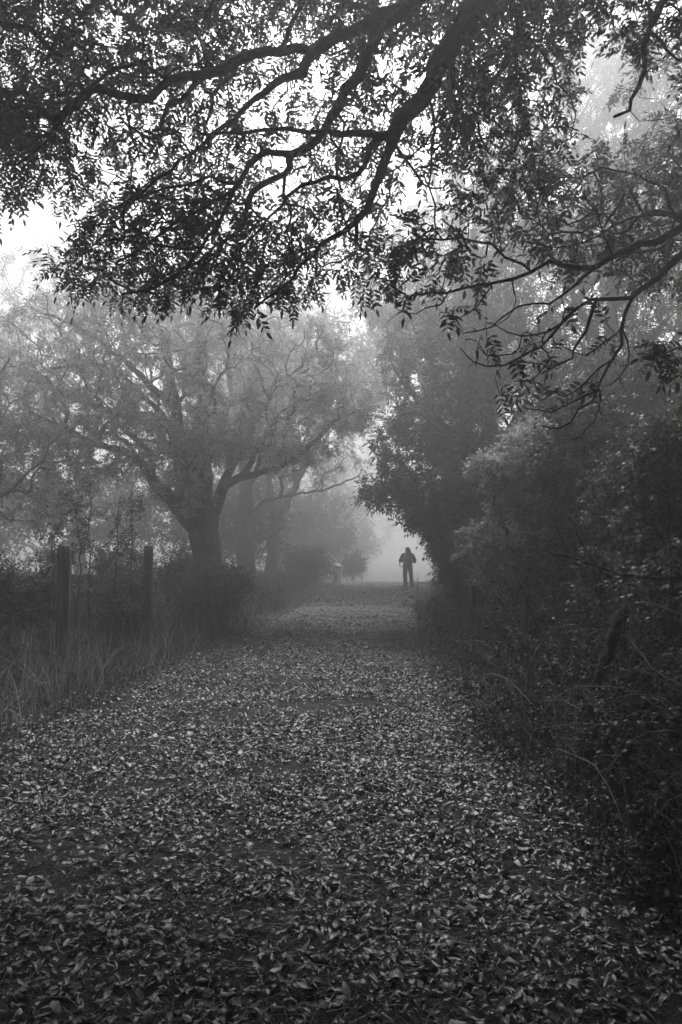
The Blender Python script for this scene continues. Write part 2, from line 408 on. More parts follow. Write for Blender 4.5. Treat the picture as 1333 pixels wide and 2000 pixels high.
# ------------------------------------------------------------------ fallen leaves (countless: stuff)
def litter():
    def density(x, y):
        P = np.stack([x, y], 1)
        P = P + .35 * np.stack([vnoise(P, 1.7, 51), vnoise(P, 1.7, 52)], 1)
        d = .78 + .62 * vnoise(P, 2.8, 21) + .2 * vnoise(P, 1.0, 22) + .35 * vnoise(P, 7.0, 23)
        d *= 1 - .9 * np.exp(-((y - 17.8) / 2.3) ** 2) * np.clip(.8 + vnoise(P, 1.5, 5), .2, 1)      # swept stretch of bare gravel
        side = np.maximum(eL(y) - x, x - eR(y)); d *= np.where(side > 0, np.exp(-(side / .5) ** 2) * .9 + .08, 1)
        return np.clip(d, .04, 1.6)
    N = 330000
    yg = np.linspace(1.2, 40, 2000); rho = np.interp(yg, [1, 6, 16, 40], [1.0, 1.0, .6, .25]); cdf = np.cumsum(rho * np.minimum(yg * .55 + .6, 4.6)); cdf /= cdf[-1]
    y = np.interp(R.rand(N), cdf, yg)
    hw = np.minimum(y * .55 + .6, 4.6); x = R.uniform(-1, 1, N) * hw + np.where(y > 7, (eL(y) + eR(y)) / 2, 0)
    w = density(x, y)
    keep = (R.rand(N) < w) & (x > eL(y) - 2.2) & (x < eR(y) + 2.2)
    x, y = x[keep], y[keep]; N = len(x)
    print('litter leaves', N)
    L = np.clip(np.exp(R.normal(np.log(.038), .38, N)), .012, .072) * np.clip(1 + (y - 9) * .03, 1, 1.6); wd = L * np.clip(np.exp(R.normal(np.log(.36), .3, N)), .14, .65)
    yaw = R.uniform(0, 2 * pi, N); curl = np.clip(R.normal(0, .45, N), -1, 1); fold = R.uniform(-.3, .7, N)
    tilt = np.clip(R.normal(0, .25, N), -.6, .6); pitch = np.clip(R.normal(0, .2, N), -.5, .5)
    lx = np.array([0, .3, .3, .3, .72, .72, .72, 1]); ly = np.array([0, .5, 0, -.5, .38, 0, -.38, 0])
    X = (lx[None] - .5) * L[:, None]; Yl = ly[None] * wd[:, None]
    Z = curl[:, None] * L[:, None] * (4 * (lx[None] - .5) ** 2) * .4 + fold[:, None] * np.abs(Yl)
    Z = Z + X * np.sin(pitch)[:, None] + Yl * np.sin(tilt)[:, None]
    Z = Z + R.normal(0, .05, Z.shape) * L[:, None]; Z = Z - Z.min(1, keepdims=True)
    c, s_ = np.cos(yaw)[:, None], np.sin(yaw)[:, None]
    zb = H(x, y) + .014 + R.uniform(0, .03, N) ** 1.0
    V = np.stack([x[:, None] + X * c - Yl * s_, y[:, None] + X * s_ + Yl * c, zb[:, None] + Z], -1).reshape(-1, 3)
    o = np.arange(N)[:, None, None] * 8
    T = (np.array([[0, 2, 1], [0, 3, 2], [4, 5, 7], [5, 6, 7]])[None] + o).reshape(-1, 3)
    Q = (np.array([[1, 2, 5, 4], [2, 3, 6, 5]])[None] + o).reshape(-1, 4)
    tn = np.exp(R.normal(-.9, 1.0, N)) * np.exp(.5 * vnoise(np.stack([x, y], 1), 3.5, 44) + .3 * vnoise(np.stack([x, y], 1), 1.0, 45)); tn = np.clip(tn, .08, 3.4)
    n3 = 9000; yy = 1.5 * (16 / 1.5) ** R.rand(n3); xx = R.uniform(-1, 1, n3) * np.minimum(yy * .6, 4); kk = (xx > eL(yy) - .3) & (xx < eR(yy) + .3); xx, yy = xx[kk], yy[kk]
    ch = []
    for a, b in zip(xx, yy):                        # leaf stalks and twig ends among them
        an = R.uniform(0, 6.28); l = R.uniform(.05, .2) * (1 if R.rand() < .95 else 2.2); c2 = an + R.normal(0, .5); z = float(H(a, b)) + .02 + R.uniform(0, .02)
        ch.append((np.array([[a, b, z], [a + cos(an) * l * .5, b + sin(an) * l * .5, z + R.uniform(0, .02)], [a + cos(an) * l * .5 + cos(c2) * l * .5, b + sin(an) * l * .5 + sin(c2) * l * .5, z]]), np.array([1, .9, .6]) * R.uniform(.0008, .002)))
    v3, q3 = tubes(ch, 3)
    ob = mesh_np('fallen_leaves', np.vstack([V, v3]), [T, Q, q3 + len(V)], M_litter, tint=np.concatenate([np.repeat(tn, 8), np.full(len(v3), 1.3)]))
    tag(ob, 'layer of fallen ash leaflets scattered over the lane', 'fallen leaves', kind='stuff')
litter()

# ------------------------------------------------------------------ grass (stuff)
def blades(x, y, h, w, lean, n=4, tint=None):
    N = len(x); az = R.uniform(0, 2 * pi, N); t = np.linspace(0, 1, n)
    bend = lean[:, None] * t[None] ** 2 * h[:, None]; up = h[:, None] * (t[None] - .35 * np.clip(lean, 0, 1.2)[:, None] * t[None] ** 3)
    cx = x[:, None] + bend * np.cos(az)[:, None]; cyy = y[:, None] + bend * np.sin(az)[:, None]; cz = H(x, y)[:, None] - .02 + up
    fa = R.uniform(0, 2 * pi, N); ww = w[:, None] * (1 - t[None] ** 1.5 * .92) * .5
    dx, dy = np.cos(fa)[:, None] * ww, np.sin(fa)[:, None] * ww
    V = np.stack([np.stack([cx - dx, cyy - dy, cz], -1), np.stack([cx + dx, cyy + dy, cz], -1)], 2).reshape(-1, 3)
    i = (np.arange(N)[:, None] * n * 2 + np.arange(n - 1)[None] * 2).ravel()
    Q = np.stack([i, i + 1, i + 3, i + 2], 1)
    tn = np.repeat(np.exp(R.normal(-.45, .8, N)) if tint is None else tint, n * 2)
    return V, Q, tn
def grass():
    Vs, Qs, ts, off = [], [], [], 0
    for side, N in (('L', 90000), ('R', 60000)):
        y = 1.5 * (36 / 1.5) ** R.rand(N)
        d = np.where(R.rand(N) < .35, R.uniform(0, 9, N), np.abs(R.exponential(1.6, N))) - .1
        e = eL(y) - d if side == 'L' else eR(y) + .1 + d
        x = e; P = np.stack([x, y], 1)
        k = (R.rand(N) < np.clip(y / 6, .25, 1) * np.clip(.75 + .6 * vnoise(P, 1.8, 31), .1, 1)) & (np.abs(x) < y * .6 + 2.5)
        x, y, d = x[k], y[k], d[k]
        h = (.1 + .3 * sst(d / 1.3)) * R.uniform(.5, 1.5, len(x)) * (1 + .3 * vnoise(P[k], 1.2, 33))
        v, q, t = blades(x, y, np.clip(h, .05, .9), R.uniform(.004, .011, len(x)) * np.clip(y / 9, 1, 2), np.abs(R.normal(.8, .55, len(x))))
        t = t * (1.1 if side == 'L' else .5)  # right blades darker: that bank's deep shade put into the tint
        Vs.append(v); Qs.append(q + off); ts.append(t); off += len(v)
        n2 = 6000 if side == 'L' else 2500; cl = R.randint(0, 300, n2); cyy = 2.5 * (26 / 2.5) ** R.rand(300); cd = .1 + np.abs(R.normal(.9, .8, 300))
        y = cyy[cl] + R.normal(0, .1, n2); x = np.where(side == 'L', eL(cyy[cl]) - cd[cl], eR(cyy[cl]) + cd[cl]) + R.normal(0, .1, n2)
        v, q, t = blades(x, y, R.uniform(.3, .85, n2), R.uniform(.004, .008, n2), np.abs(R.normal(.7, .45, n2)), 6, np.exp(R.normal(1.2 if side == 'L' else .6, .5, n2)))  # tall right blades carry the same shade in their tint
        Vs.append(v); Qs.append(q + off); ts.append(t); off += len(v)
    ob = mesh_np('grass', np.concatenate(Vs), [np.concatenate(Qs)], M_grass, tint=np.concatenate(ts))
    tag(ob, 'long rough grass growing along both verges of the lane', 'grass', kind='stuff')
grass()

# ------------------------------------------------------------------ tree builder
def tree(name, label, cat, base, limbs, crown, k, templates, leafmat, barkmat, group=None, step=.3, bf=.25, sag=.1, rt=.006, thick=.06,
         scale=(.8, 1.2), droop=.25, maxcnt=25, jitter=.06, wob=.03, spread=.9, crown_name='crown', trunk_name='trunk', tip=.004, flat=.45, spurs=0):
    """limbs: list of ([(px,py,D)...] or world pts, radii)"""
    root = empty(name, base, label, cat, group)
    sk = Skel()
    for P, r in limbs:
        P = [at(*p) if not isinstance(p, np.ndarray) else p for p in P]
        r = np.interp(np.linspace(0, 1, len(P)), np.linspace(0, 1, len(r)), r)
        sk.limb(P, r, 'near', step=.13 if thick < .06 else .25, wob=.015 if thick < .06 else .03)
    for i in range(1, sk.n if spurs else 0):                # short dead spurs and buds along the limbs
        if R.rand() < spurs and sk.rad0(i) < .06:
            d = norm(np.cross(sk.D[i], R.normal(0, 1, 3)) + sk.D[i] * .5); L = R.uniform(.015, .11); j = sk.add(sk.P[i] + d * L * .5, i, .003, 0); sk.add(sk.P[i] + d * L + R.normal(0, .006, 3), j, .002, 0)
    runs = sk.grow(crown, bf, step, sag, wob=wob, tip=tip)
    ch = sk.chains(rt)
    V, Fq = tubes_multi(ch, jitter, thick)
    mesh_np(trunk_name, V, [Fq], barkmat, root, smooth=True)
    V, Fs, tn = foliage_on(sk, runs, k, templates, scale, droop, spread, maxcnt, flat)
    mesh_np(crown_name, V, Fs, leafmat, root, tint=tn)
    return root
def wp(x, y, z=None): return np.array([x, y, float(H(x, y)) if z is None else z])

# ---- the ash overhead (its trunk stands out of frame, on the right verge)
def in_poly(px, py, poly):
    c = np.zeros(len(px), bool); j = len(poly) - 1
    for i in range(len(poly)):
        xi, yi = poly[i]; xj, yj = poly[j]
        m = ((yi > py) != (yj > py)) & (px < (xj - xi) * (py - yi) / (yj - yi + 1e-9) + xi); c ^= m; j = i
    return c
def px_cloud(poly, D0, D1, n, hole=.2, f=1.6, seed=3):
    """crown points filling a slab seen through the outline poly"""
    poly = np.array(poly, float); out = np.zeros((0, 3)); lo, hi = poly.min(0), poly.max(0); st = int(R.randint(1, 5000))
    def halton(i, b):
        f, r = np.ones(len(i)), np.zeros(len(i)); i = i.copy()
        while (i > 0).any(): f = f / b; r = r + f * (i % b); i = i // b
        return r
    while len(out) < n:
        i = np.arange(st, st + n); st += n
        px = lo[0] + halton(i, 2) * (hi[0] - lo[0]); py = lo[1] + halton(i, 3) * (hi[1] - lo[1]); D = D0 + halton(i, 5) * (D1 - D0)
        m = in_poly(px, py, poly); px, py, D = px[m], py[m], D[m]
        P = np.stack([(px - 666.5) / F * D, D * cos(PITCH) - (1000 - py) / F * D * sin(PITCH), EYE + D * sin(PITCH) + (1000 - py) / F * D * cos(PITCH)], 1)
        P = P[vnoise(P, f, seed) > -1 + 2 * hole]; out = np.vstack([out, P])
    return out[:n]
def limbs_px(spec):
    """spec: list of (points [(px,py)], D0, D1, r0, r1)"""
    out = []
    for pts, D0, D1, r0, r1 in spec:
        n = len(pts); out.append(([(p[0], p[1], D0 + (D1 - D0) * i / (n - 1)) for i, p in enumerate(pts)], [r0 * (r1 / r0) ** (i / (n - 1)) for i in range(n)]))
    return out
ash_base = wp(4.7, 2.6)
ash_limbs = [([wp(4.7, 2.6), np.array([4.6, 2.7, 2.5]), np.array([4.3, 3.0, 5.2]), np.array([3.9, 3.2, 7.0]), np.array([3.4, 3.0, 9.5])], [.42, .34, .3, .22, .1]),
             ([np.array([4.2, 3.05, 5.8]), np.array([3.2, 4.0, 7.0]), np.array([2.0, 4.8, 7.3]), at(965, -130, 5.6)], [.26, .2, .16, .13])]
ash_limbs += limbs_px([
    ([(965, -130), (938, 0), (872, 105), (825, 190), (768, 265)], 5.6, 4.9, .118, .055),
    ([(768, 265), (755, 305), (738, 350), (715, 410), (692, 445), (642, 462), (612, 492), (588, 530), (545, 572), (498, 602)], 4.9, 4.4, .045, .007),
    ([(697, 440), (697, 478)], 4.65, 4.65, .014, .009),
    ([(768, 265), (720, 263), (665, 266), (600, 255), (520, 258), (440, 262), (385, 258)], 4.9, 4.5, .035, .008),
    ([(742, 270), (722, 305), (700, 338), (640, 350), (590, 366), (545, 402), (500, 445), (450, 500)], 4.9, 4.4, .028, .006),
    ([(965, -130), (890, -60), (815, 0), (745, 32), (690, 58), (640, 86), (580, 95), (520, 100), (460, 120), (400, 146), (340, 156), (292, 190), (230, 178), (170, 182), (110, 248), (60, 305), (5, 322)], 5.6, 4.6, .078, .009),
    ([(640, 86), (600, 118), (560, 152), (518, 184), (478, 215), (430, 252), (395, 282), (350, 322), (308, 352), (250, 392)], 5.2, 4.6, .042, .008),
    ([(340, 156), (300, 135), (250, 130), (190, 165), (120, 235)], 4.9, 4.5, .02, .008),
    ([(815, 0), (745, 58), (715, 108), (690, 160), (662, 202), (640, 246), (602, 292), (545, 291), (495, 316), (466, 356), (445, 402), (418, 442), (388, 482), (350, 530), (308, 566), (240, 574)], 5.5, 4.3, .065, .008),
    ([(466, 358), (430, 386), (370, 420), (300, 462), (230, 512)], 4.8, 4.2, .017, .006),
    ([(466, 358), (410, 354), (330, 374), (250, 396), (170, 430)], 4.8, 4.4, .016, .005),
    ([(388, 482), (330, 480), (260, 470), (180, 480)], 4.6, 4.3, .012, .005),
    ([(640, 246), (668, 292), (685, 352)], 5.0, 4.7, .014, .005),
    ([(838, 190), (850, 250), (846, 330), (850, 430), (845, 482)], 5.1, 4.6, .013, .005),
    ([(960, -60), (1008, 20), (1010, 80), (990, 130), (955, 180), (930, 235), (955, 300)], 5.8, 5.6, .04, .008),
    ([(880, 100), (905, 190), (960, 240), (1010, 252), (1060, 255)], 5.3, 5.2, .02, .005),
    ([(768, 268), (800, 330), (845, 372), (880, 350)], 4.9, 4.8, .014, .005),
    ([(1010, 60), (1060, 100), (1100, 160), (1125, 225)], 5.8, 5.6, .02, .006),
    ([(965, -130), (1120, -150), (1290, -60), (1268, 60), (1258, 150), (1238, 198), (1200, 228)], 5.2, 4.3, .05, .009),
    ([(1268, 60), (1300, 100), (1345, 120)], 4.6, 4.4, .014, .006),
    ([(965, -130), (500, -300), (100, -200), (-60, -60), (-20, 30), (60, 60), (120, 110)], 5.6, 4.3, .09, .012),
])
crown = np.vstack([
    px_cloud([(-150, -250), (1150, -250), (1100, 60), (1020, 150), (870, 330), (760, 380), (770, 560), (640, 560), (640, 600), (440, 610), (390, 560), (300, 600), (180, 590), (120, 520), (170, 440), (90, 370), (-20, 420), (-150, 430)], 5.0, 7.4, 1350, .1, 2.4, 3),
    px_cloud([(-150, -250), (900, -250), (850, 60), (500, 160), (200, 200), (-150, 330)], 5.4, 8.5, 580, .12, 1.9, 5),
    px_cloud([(90, 470), (250, 350), (460, 380), (630, 470), (600, 600), (420, 600), (300, 590), (180, 585), (110, 540)], 4.6, 6.4, 110, .1, 1.9, 6),
    px_cloud([(-150, 150), (160, 200), (120, 310), (50, 370), (0, 400), (-150, 400)], 4.4, 6.0, 90, .15, 1.7, 7),
    px_cloud([(850, -150), (1180, -150), (1120, 150), (1130, 330), (900, 420), (860, 300)], 5.2, 8.0, 300, .2, 1.7, 8),
    px_cloud([(1060, -200), (1500, -200), (1500, 330), (1330, 240), (1290, 120), (1170, 60)], 4.2, 6.4, 120, .25, 1.6, 9),
])
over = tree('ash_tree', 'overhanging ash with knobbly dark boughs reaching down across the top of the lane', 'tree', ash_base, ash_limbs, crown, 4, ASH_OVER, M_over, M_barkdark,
     step=.12, bf=.12, rt=.0026, thick=.03, jitter=.12, droop=.15, flat=.25, scale=(.6, .93), spurs=.3, wob=.05, maxcnt=60, spread=.75, tip=.0025)

# unseen foliage added to shade the foreground, over, behind and beside the camera
q = R.uniform(0, 1, (1500, 3)); back = np.stack([-8 + 16 * q[:, 0], -8 + 11.5 * q[:, 1], 4.8 + 4.8 * q[:, 2]], 1)
back = back[(back[:, 1] < 2.2) | (back[:, 2] > 8.0)]
q = R.uniform(0, 1, (800, 3)); low = np.stack([-8 + 16 * q[:, 0], -8 + 10 * q[:, 1], .8 + 4.2 * q[:, 2]], 1)
q = R.uniform(0, 1, (2600, 3)); top = np.stack([-8 + 16 * q[:, 0], -1 + 9.5 * q[:, 1], 5 + 8 * q[:, 2]], 1)
top = top[(top[:, 2] > .92 * top[:, 1] + 3.0) & (top[:, 2] < .92 * top[:, 1] + 6.0)]
q = R.uniform(0, 1, (900, 3)); side = np.stack([-9 + 18 * q[:, 0], -1 + 8 * q[:, 1], 1.6 + 6 * q[:, 2]], 1)
side = side[(np.abs(side[:, 0]) > .56 * np.maximum(side[:, 1], 0) + 3.4) & (side[:, 1] < 2.5)]
back = np.vstack([back, top, side])
low = low[((np.abs(low[:, 0]) > 4.2) & (low[:, 1] < 1.2)) | (low[:, 1] < -5)]
sk = Skel(); sk.limb([np.array([3.4, 3.0, 9.0]), np.array([2, 5, 11]), np.array([0, 8, 13]), np.array([-2, 9, 14])], [.2, .15, .1, .05], None, .25); sk.limb([np.array([4.3, 3.0, 5.2]), np.array([3, .5, 6.6]), np.array([1.5, -2, 7]), np.array([-2, -4, 7])], [.2, .15, .1, .05], None, .25)
runs = sk.grow(np.vstack([back, low]), .12, .5, .05, wob=.04, tip=.006)
V, Fq = tubes_multi(sk.chains(.005), .08, .06); mesh_np('limb', V, [Fq], M_barkdark, over, smooth=True)  # branches carrying the added shade foliage
V, Fs, tn = foliage_on(sk, runs, 10, ASH_FAR, (.9, 1.4), .4, .8, 60); mesh_np('crown', V, Fs, M_ashdark, over, tint=tn)  # unseen light-blocking leaf mass, parented to the overhead ash

# ---- the sparse right hand tree whose bare boughs hang in from the right edge
b_base = wp(5.0, 6.6)
b_limbs = [([wp(5.0, 6.6), np.array([4.95, 6.5, 2.6]), np.array([4.7, 6.3, 4.6]), np.array([4.9, 6.4, 7.0])], [.26, .2, .16, .08]),
           ([np.array([4.75, 6.3, 4.2]), np.array([4.0, 5.9, 4.6]), at(1390, 420, 5.4)], [.11, .08, .055])]
tw = [([(1390, 420), (1333, 436), (1250, 482), (1165, 524), (1100, 520), (1040, 532), (960, 560), (880, 566), (800, 572), (748, 550)], 5.4, 5.0, .04, .006),
      ([(1390, 420), (1360, 470), (1330, 505), (1290, 542), (1235, 582), (1215, 640), (1200, 700), (1172, 762), (1135, 802), (1090, 835), (1058, 830)], 5.4, 4.6, .045, .005),
      ([(1235, 582), (1180, 584), (1130, 600), (1075, 640), (1020, 655), (960, 630)], 5.0, 4.7, .018, .004),
      ([(1165, 586), (1140, 640), (1128, 690), (1095, 712), (1050, 716), (1015, 700)], 5.0, 4.8, .014, .004),
      ([(1130, 600), (1080, 655), (1030, 690), (980, 716), (925, 708), (900, 680)], 4.9, 4.7, .013, .004),
      ([(1165, 524), (1120, 560), (1075, 590), (1010, 600), (960, 640), (905, 655), (880, 630)], 5.1, 4.9, .012, .004),
      ([(1040, 532), (990, 500), (930, 470), (860, 468), (800, 470)], 5.1, 5.0, .01, .004),
      ([(1250, 482), (1200, 500), (1160, 420), (1110, 440), (1060, 400)], 5.2, 5.1, .014, .004),
      ([(1333, 436), (1270, 420), (1200, 440), (1140, 470), (1080, 480), (1020, 470)], 5.3, 5.2, .014, .004),
      ([(1333, 436), (1290, 370), (1240, 340), (1170, 335), (1100, 350), (1050, 370)], 5.3, 5.3, .014, .004),
      ([(1200, 700), (1150, 745), (1100, 770), (1060, 760), (1040, 735)], 4.9, 4.7, .008, .0035),
      ([(1172, 762), (1130, 775), (1080, 805), (1035, 795), (1015, 765)], 4.8, 4.6, .008, .0035),
      ([(1215, 640), (1190, 670), (1150, 690), (1100, 680), (1080, 655)], 5.0, 4.8, .008, .0035),
      ([(1215, 640), (1230, 690), (1212, 735), (1180, 755)], 5.0, 4.9, .008, .0035),
      ([(1172, 762), (1178, 800), (1150, 845), (1110, 860)], 4.8, 4.6, .007, .003),
      ([(1020, 655), (1000, 690), (950, 690), (930, 665)], 4.8, 4.7, .007, .003),
      ([(880, 566), (850, 600), (810, 612), (770, 600)], 5.05, 4.9, .007, .003),
      ([(960, 560), (930, 600), (890, 625), (860, 610)], 5.05, 4.9, .007, .003),
      ([(1000, 545), (1010, 590), (985, 625), (950, 630)], 5.05, 4.9, .007, .003),
      ([(1390, 420), (1420, 560), (1390, 640), (1345, 672), (1300, 690)], 5.3, 4.3, .02, .005),
      ([(1075, 640), (1060, 680), (1070, 700), (1040, 740), (1005, 745)], 4.9, 4.7, .007, .003)]
b_limbs += limbs_px(tw)
q = R.uniform(0, 1, (500, 3)); up_ = np.stack([2.9 + 4.5 * q[:, 0], 4.2 + 4.5 * q[:, 1], 4.6 + 4.2 * q[:, 2]], 1)
crown = np.vstack([up_,
    px_cloud([(750, 470), (900, 380), (960, 520), (880, 560), (770, 560)], 4.8, 5.4, 26, .05, 1.7, 12),
    px_cloud([(950, 330), (1400, 240), (1400, 560), (1240, 560), (1100, 520), (960, 480)], 5.8, 7.6, 190, .15, 1.7, 13),
    px_cloud([(1240, 660), (1380, 640), (1380, 720), (1260, 740)], 4.1, 4.5, 7, .0, 1.7, 14),
    px_cloud([(820, 600), (1230, 590), (1200, 780), (1060, 840), (930, 740)], 4.7, 5.1, 10, .0, 1.7, 15)])
tree('ash_tree', 'half bare tree on the right whose curling black twigs hang below eye catching pale foliage', 'tree', b_base, b_limbs, crown, 4, ASH_OVER, M_over, M_barkdark,
     step=.12, bf=.12, rt=.0028, thick=.03, jitter=.14, scale=(.65, 1.0), spurs=.5, droop=.4, wob=.06, maxcnt=30, tip=.0025)

# ---- left big pollard
L1 = limbs_px([
    ([(412, 1190), (406, 1110), (402, 1060), (396, 1015), (390, 985)], 17, 17, .33, .42),
    ([(402, 1040), (362, 1000), (325, 968), (290, 925), (262, 890), (180, 862), (60, 805)], 17, 15.5, .34, .045),
    ([(375, 1000), (360, 920), (345, 850), (342, 790), (328, 705), (312, 640)], 17, 16.5, .34, .07),
    ([(400, 1000), (396, 930), (392, 860), (396, 760), (392, 690), (400, 620)], 17, 17.5, .3, .1),
    ([(405, 1035), (425, 975), (450, 940), (500, 925), (560, 905), (608, 872), (640, 832), (700, 800)], 17, 16, .2, .025),
    ([(440, 938), (482, 865), (520, 785), (600, 722)], 17, 18, .12, .04),
    ([(345, 800), (292, 752), (240, 700), (150, 640), (60, 600)], 16.5, 15.5, .1, .03),
    ([(375, 885), (300, 790), (210, 720), (100, 720)], 17, 16, .09, .03),
    ([(500, 925), (520, 850), (570, 790), (640, 760)], 17, 17, .07, .03),
    ([(305, 952), (290, 880), (230, 820), (190, 780)], 16.5, 16, .07, .03)])
cr = np.vstack([blob(370, 740, 17, 3.6, 3, 2.3, 560, .22, 1.1, 1), blob(130, 740, 16, 2.9, 2.4, 2.0, 400, .22, 1.1, 2), blob(590, 740, 17.5, 1.7, 2.3, 2.0, 190, .3, 1.1, 3),
                blob(260, 880, 16, 1.8, 1.5, .9, 100, .2, 1.3, 4), blob(450, 830, 16, 1.6, 1.3, 1.0, 90, .2, 1.3, 5), blob(560, 885, 16.5, 1.3, .6, .4, 60, .1, 1.3, 63), blob(670, 800, 16, .9, .6, .6, 60, .1, 1.3, 64), blob(400, 880, 16.4, 1.3, 1.0, .7, 70, .1, 1.3, 61), blob(340, 960, 16.3, .9, .6, .4, 30, .1, 1.3, 62), blob(300, 610, 17, 3.2, 2.4, 1.0, 170, .25, 1.1, 6)])
tree('pollard_ash', 'stout pollard left of the lane with a thick trunk splitting low into spreading limbs', 'tree', wp(*at(405, 1130, 17)[:2]), L1, cr, 7, ASH_LO, M_ash, M_bark, step=.35, rt=.0075, wob=.03, maxcnt=30)
L2 = limbs_px([([(482, 1140), (480, 1080), (474, 1030), (478, 985), (480, 930)], 27, 27, .4, .26),
    ([(476, 1010), (520, 978), (575, 966), (640, 955), (700, 930)], 27, 26, .09, .03), ([(478, 960), (470, 850), (440, 700)], 27, 27, .2, .06),
    ([(480, 960), (540, 860), (590, 760), (620, 660)], 27, 27.5, .18, .05)])
cr = np.vstack([blob(600, 700, 27, 3.3, 2.5, 2.6, 300, .25, .9, 7), blob(450, 620, 28, 3.5, 3, 2.4, 260, .25, .9, 8), blob(610, 900, 26.5, 1.9, 1.5, 1.0, 90, .3, 1.1, 9)])
tree('ash_tree', 'ash behind the stout pollard, a low limb reaching right above the verge', 'tree', wp(*at(482, 1130, 27)[:2]), L2, cr, 7, ASH_LO, M_ash, M_bark, step=.4, rt=.009, wob=.03)
L3 = limbs_px([([(528, 1130), (532, 1080), (540, 1020), (560, 985), (585, 930)], 35, 35, .36, .16), ([(540, 1020), (520, 900), (530, 780), (520, 640)], 35, 35, .25, .06),
    ([(585, 930), (640, 800), (660, 680)], 35, 36, .15, .05)])
cr = np.vstack([blob(610, 780, 36, 3.2, 3, 4.2, 420, .25, .8, 11), blob(560, 640, 37, 3.5, 3, 2.5, 200, .2, .8, 12), blob(700, 760, 36, 1.9, 2, 4.0, 170, .25, .8, 13)])
far_src = tree('ash_tree', 'third leaning trunk in the fog beyond the stout pollard', 'tree', wp(*at(528, 1120, 35)[:2]), L3, cr, 6, ASH_FAR, M_ash, M_bark, step=.5, rt=.01, wob=.03)
# far left thicket tree
LL = limbs_px([([(-40, 1150), (-30, 1000), (0, 900)], 12.5, 12.5, .14, .07), ([(-30, 1000), (60, 920), (120, 850)], 12.5, 13, .04, .015), ([(0, 900), (-40, 800), (20, 700)], 12.5, 12.8, .045, .015)])
cr = np.vstack([blob(10, 930, 13.5, 1.5, 1.5, 1.3, 220, .1, 1.2, 14), blob(-40, 780, 13.5, 1.5, 1.5, 1.3, 150, .25, 1.2, 15), blob(150, 900, 15, 1.3, 1.3, .7, 70, .15, 1.2, 16)])
tree('hedgerow_tree', 'low bushy tree at the left edge behind the fence posts', 'tree', wp(*at(-40, 1150, 12.5)[:2]), LL, cr, 11, SPR_LO, M_ash, M_bark, step=.3, rt=.0035, scale=(1, 1.6))

# ---- right side trees
R1 = limbs_px([([(985, 1140), (975, 1000), (960, 860), (950, 700), (935, 560), (925, 450)], 16, 16, .32, .08),
    ([(970, 950), (900, 860), (830, 800), (770, 720)], 16, 15, .12, .03), ([(970, 980), (890, 950), (820, 960), (740, 985)], 16, 15, .1, .025),
    ([(955, 760), (1040, 660), (1120, 560), (1180, 500)], 16, 16.5, .14, .04), ([(950, 700), (880, 640), (800, 600), (750, 640)], 16, 15.5, .1, .025),
    ([(975, 1000), (920, 1000), (870, 1030)], 16, 15, .07, .02), ([(980, 1060), (1080, 900), (1200, 740), (1290, 640)], 16, 15.5, .16, .05)])
cr = np.vstack([blob(870, 700, 15.5, 1.5, 2, 1.5, 260, .22, 1.3, 21), blob(860, 880, 15, 1.45, 1.8, 1.1, 330, .12, 1.3, 22), blob(930, 985, 14.6, 1.0, 1.3, .75, 200, .05, 1.3, 23),
                blob(1040, 760, 16, 1.8, 2.2, 2.2, 330, .15, 1.2, 24), blob(1200, 700, 15.5, 2.2, 2.0, 2.2, 300, .28, 1.2, 25), blob(770, 955, 14.8, .75, .9, .35, 60, .1, 1.3, 26), blob(885, 1050, 14.4, .6, .8, .45, 120, .05, 1.3, 28), blob(835, 1005, 14.7, .55, .7, .35, 70, .1, 1.3, 29),
                blob(960, 580, 16.5, 1.6, 2, 1.0, 130, .3, 1.2, 27)])
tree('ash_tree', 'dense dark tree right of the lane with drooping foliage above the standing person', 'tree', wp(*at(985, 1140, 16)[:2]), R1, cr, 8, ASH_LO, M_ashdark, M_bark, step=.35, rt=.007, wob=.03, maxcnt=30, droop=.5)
R2 = limbs_px([([(930, 1130), (915, 900), (905, 650), (893, 420), (905, 300), (930, 150)], 25, 25, .4, .1),
    ([(905, 640), (1000, 480), (1100, 330), (1200, 200)], 25, 25, .16, .05), ([(900, 520), (860, 400), (840, 320)], 25, 25, .1, .04), ([(915, 800), (1080, 640), (1180, 520), (1290, 380)], 25, 25, .2, .06),
    ([(905, 560), (810, 500), (765, 440)], 25, 24, .1, .03)])
cr = np.vstack([blob(1060, 380, 25, 3.4, 3, 3.2, 420, .33, .9, 31), blob(1180, 200, 25.5, 2.8, 3, 2.6, 280, .3, .9, 32), blob(870, 520, 25, 2.2, 2.5, 2.6, 240, .35, .9, 33), blob(1250, 430, 24, 2.6, 3, 3, 300, .28, .9, 34),
                blob(800, 640, 24, 1.5, 2, 1.3, 110, .3, .9, 35), blob(1150, 110, 26, 2.6, 2, 2.4, 260, .15, .9, 41), blob(1270, 160, 26, 2.4, 2, 2.6, 220, .15, .9, 42), blob(990, 300, 26, 2.2, 2, 2.4, 170, .2, .9, 43), blob(750, 560, 24, 1.2, 1.5, 1.7, 90, .3, .9, 40)])
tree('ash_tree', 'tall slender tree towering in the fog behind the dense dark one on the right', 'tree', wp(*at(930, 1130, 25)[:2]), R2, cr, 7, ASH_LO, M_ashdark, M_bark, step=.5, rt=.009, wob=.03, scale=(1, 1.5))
R3 = limbs_px([([(1220, 1140), (1210, 900), (1190, 700), (1205, 500), (1220, 300)], 19, 19, .34, .1), ([(1210, 880), (1300, 700), (1380, 560)], 19, 19, .16, .06), ([(1195, 720), (1110, 560), (1060, 440)], 19, 19, .12, .04)])
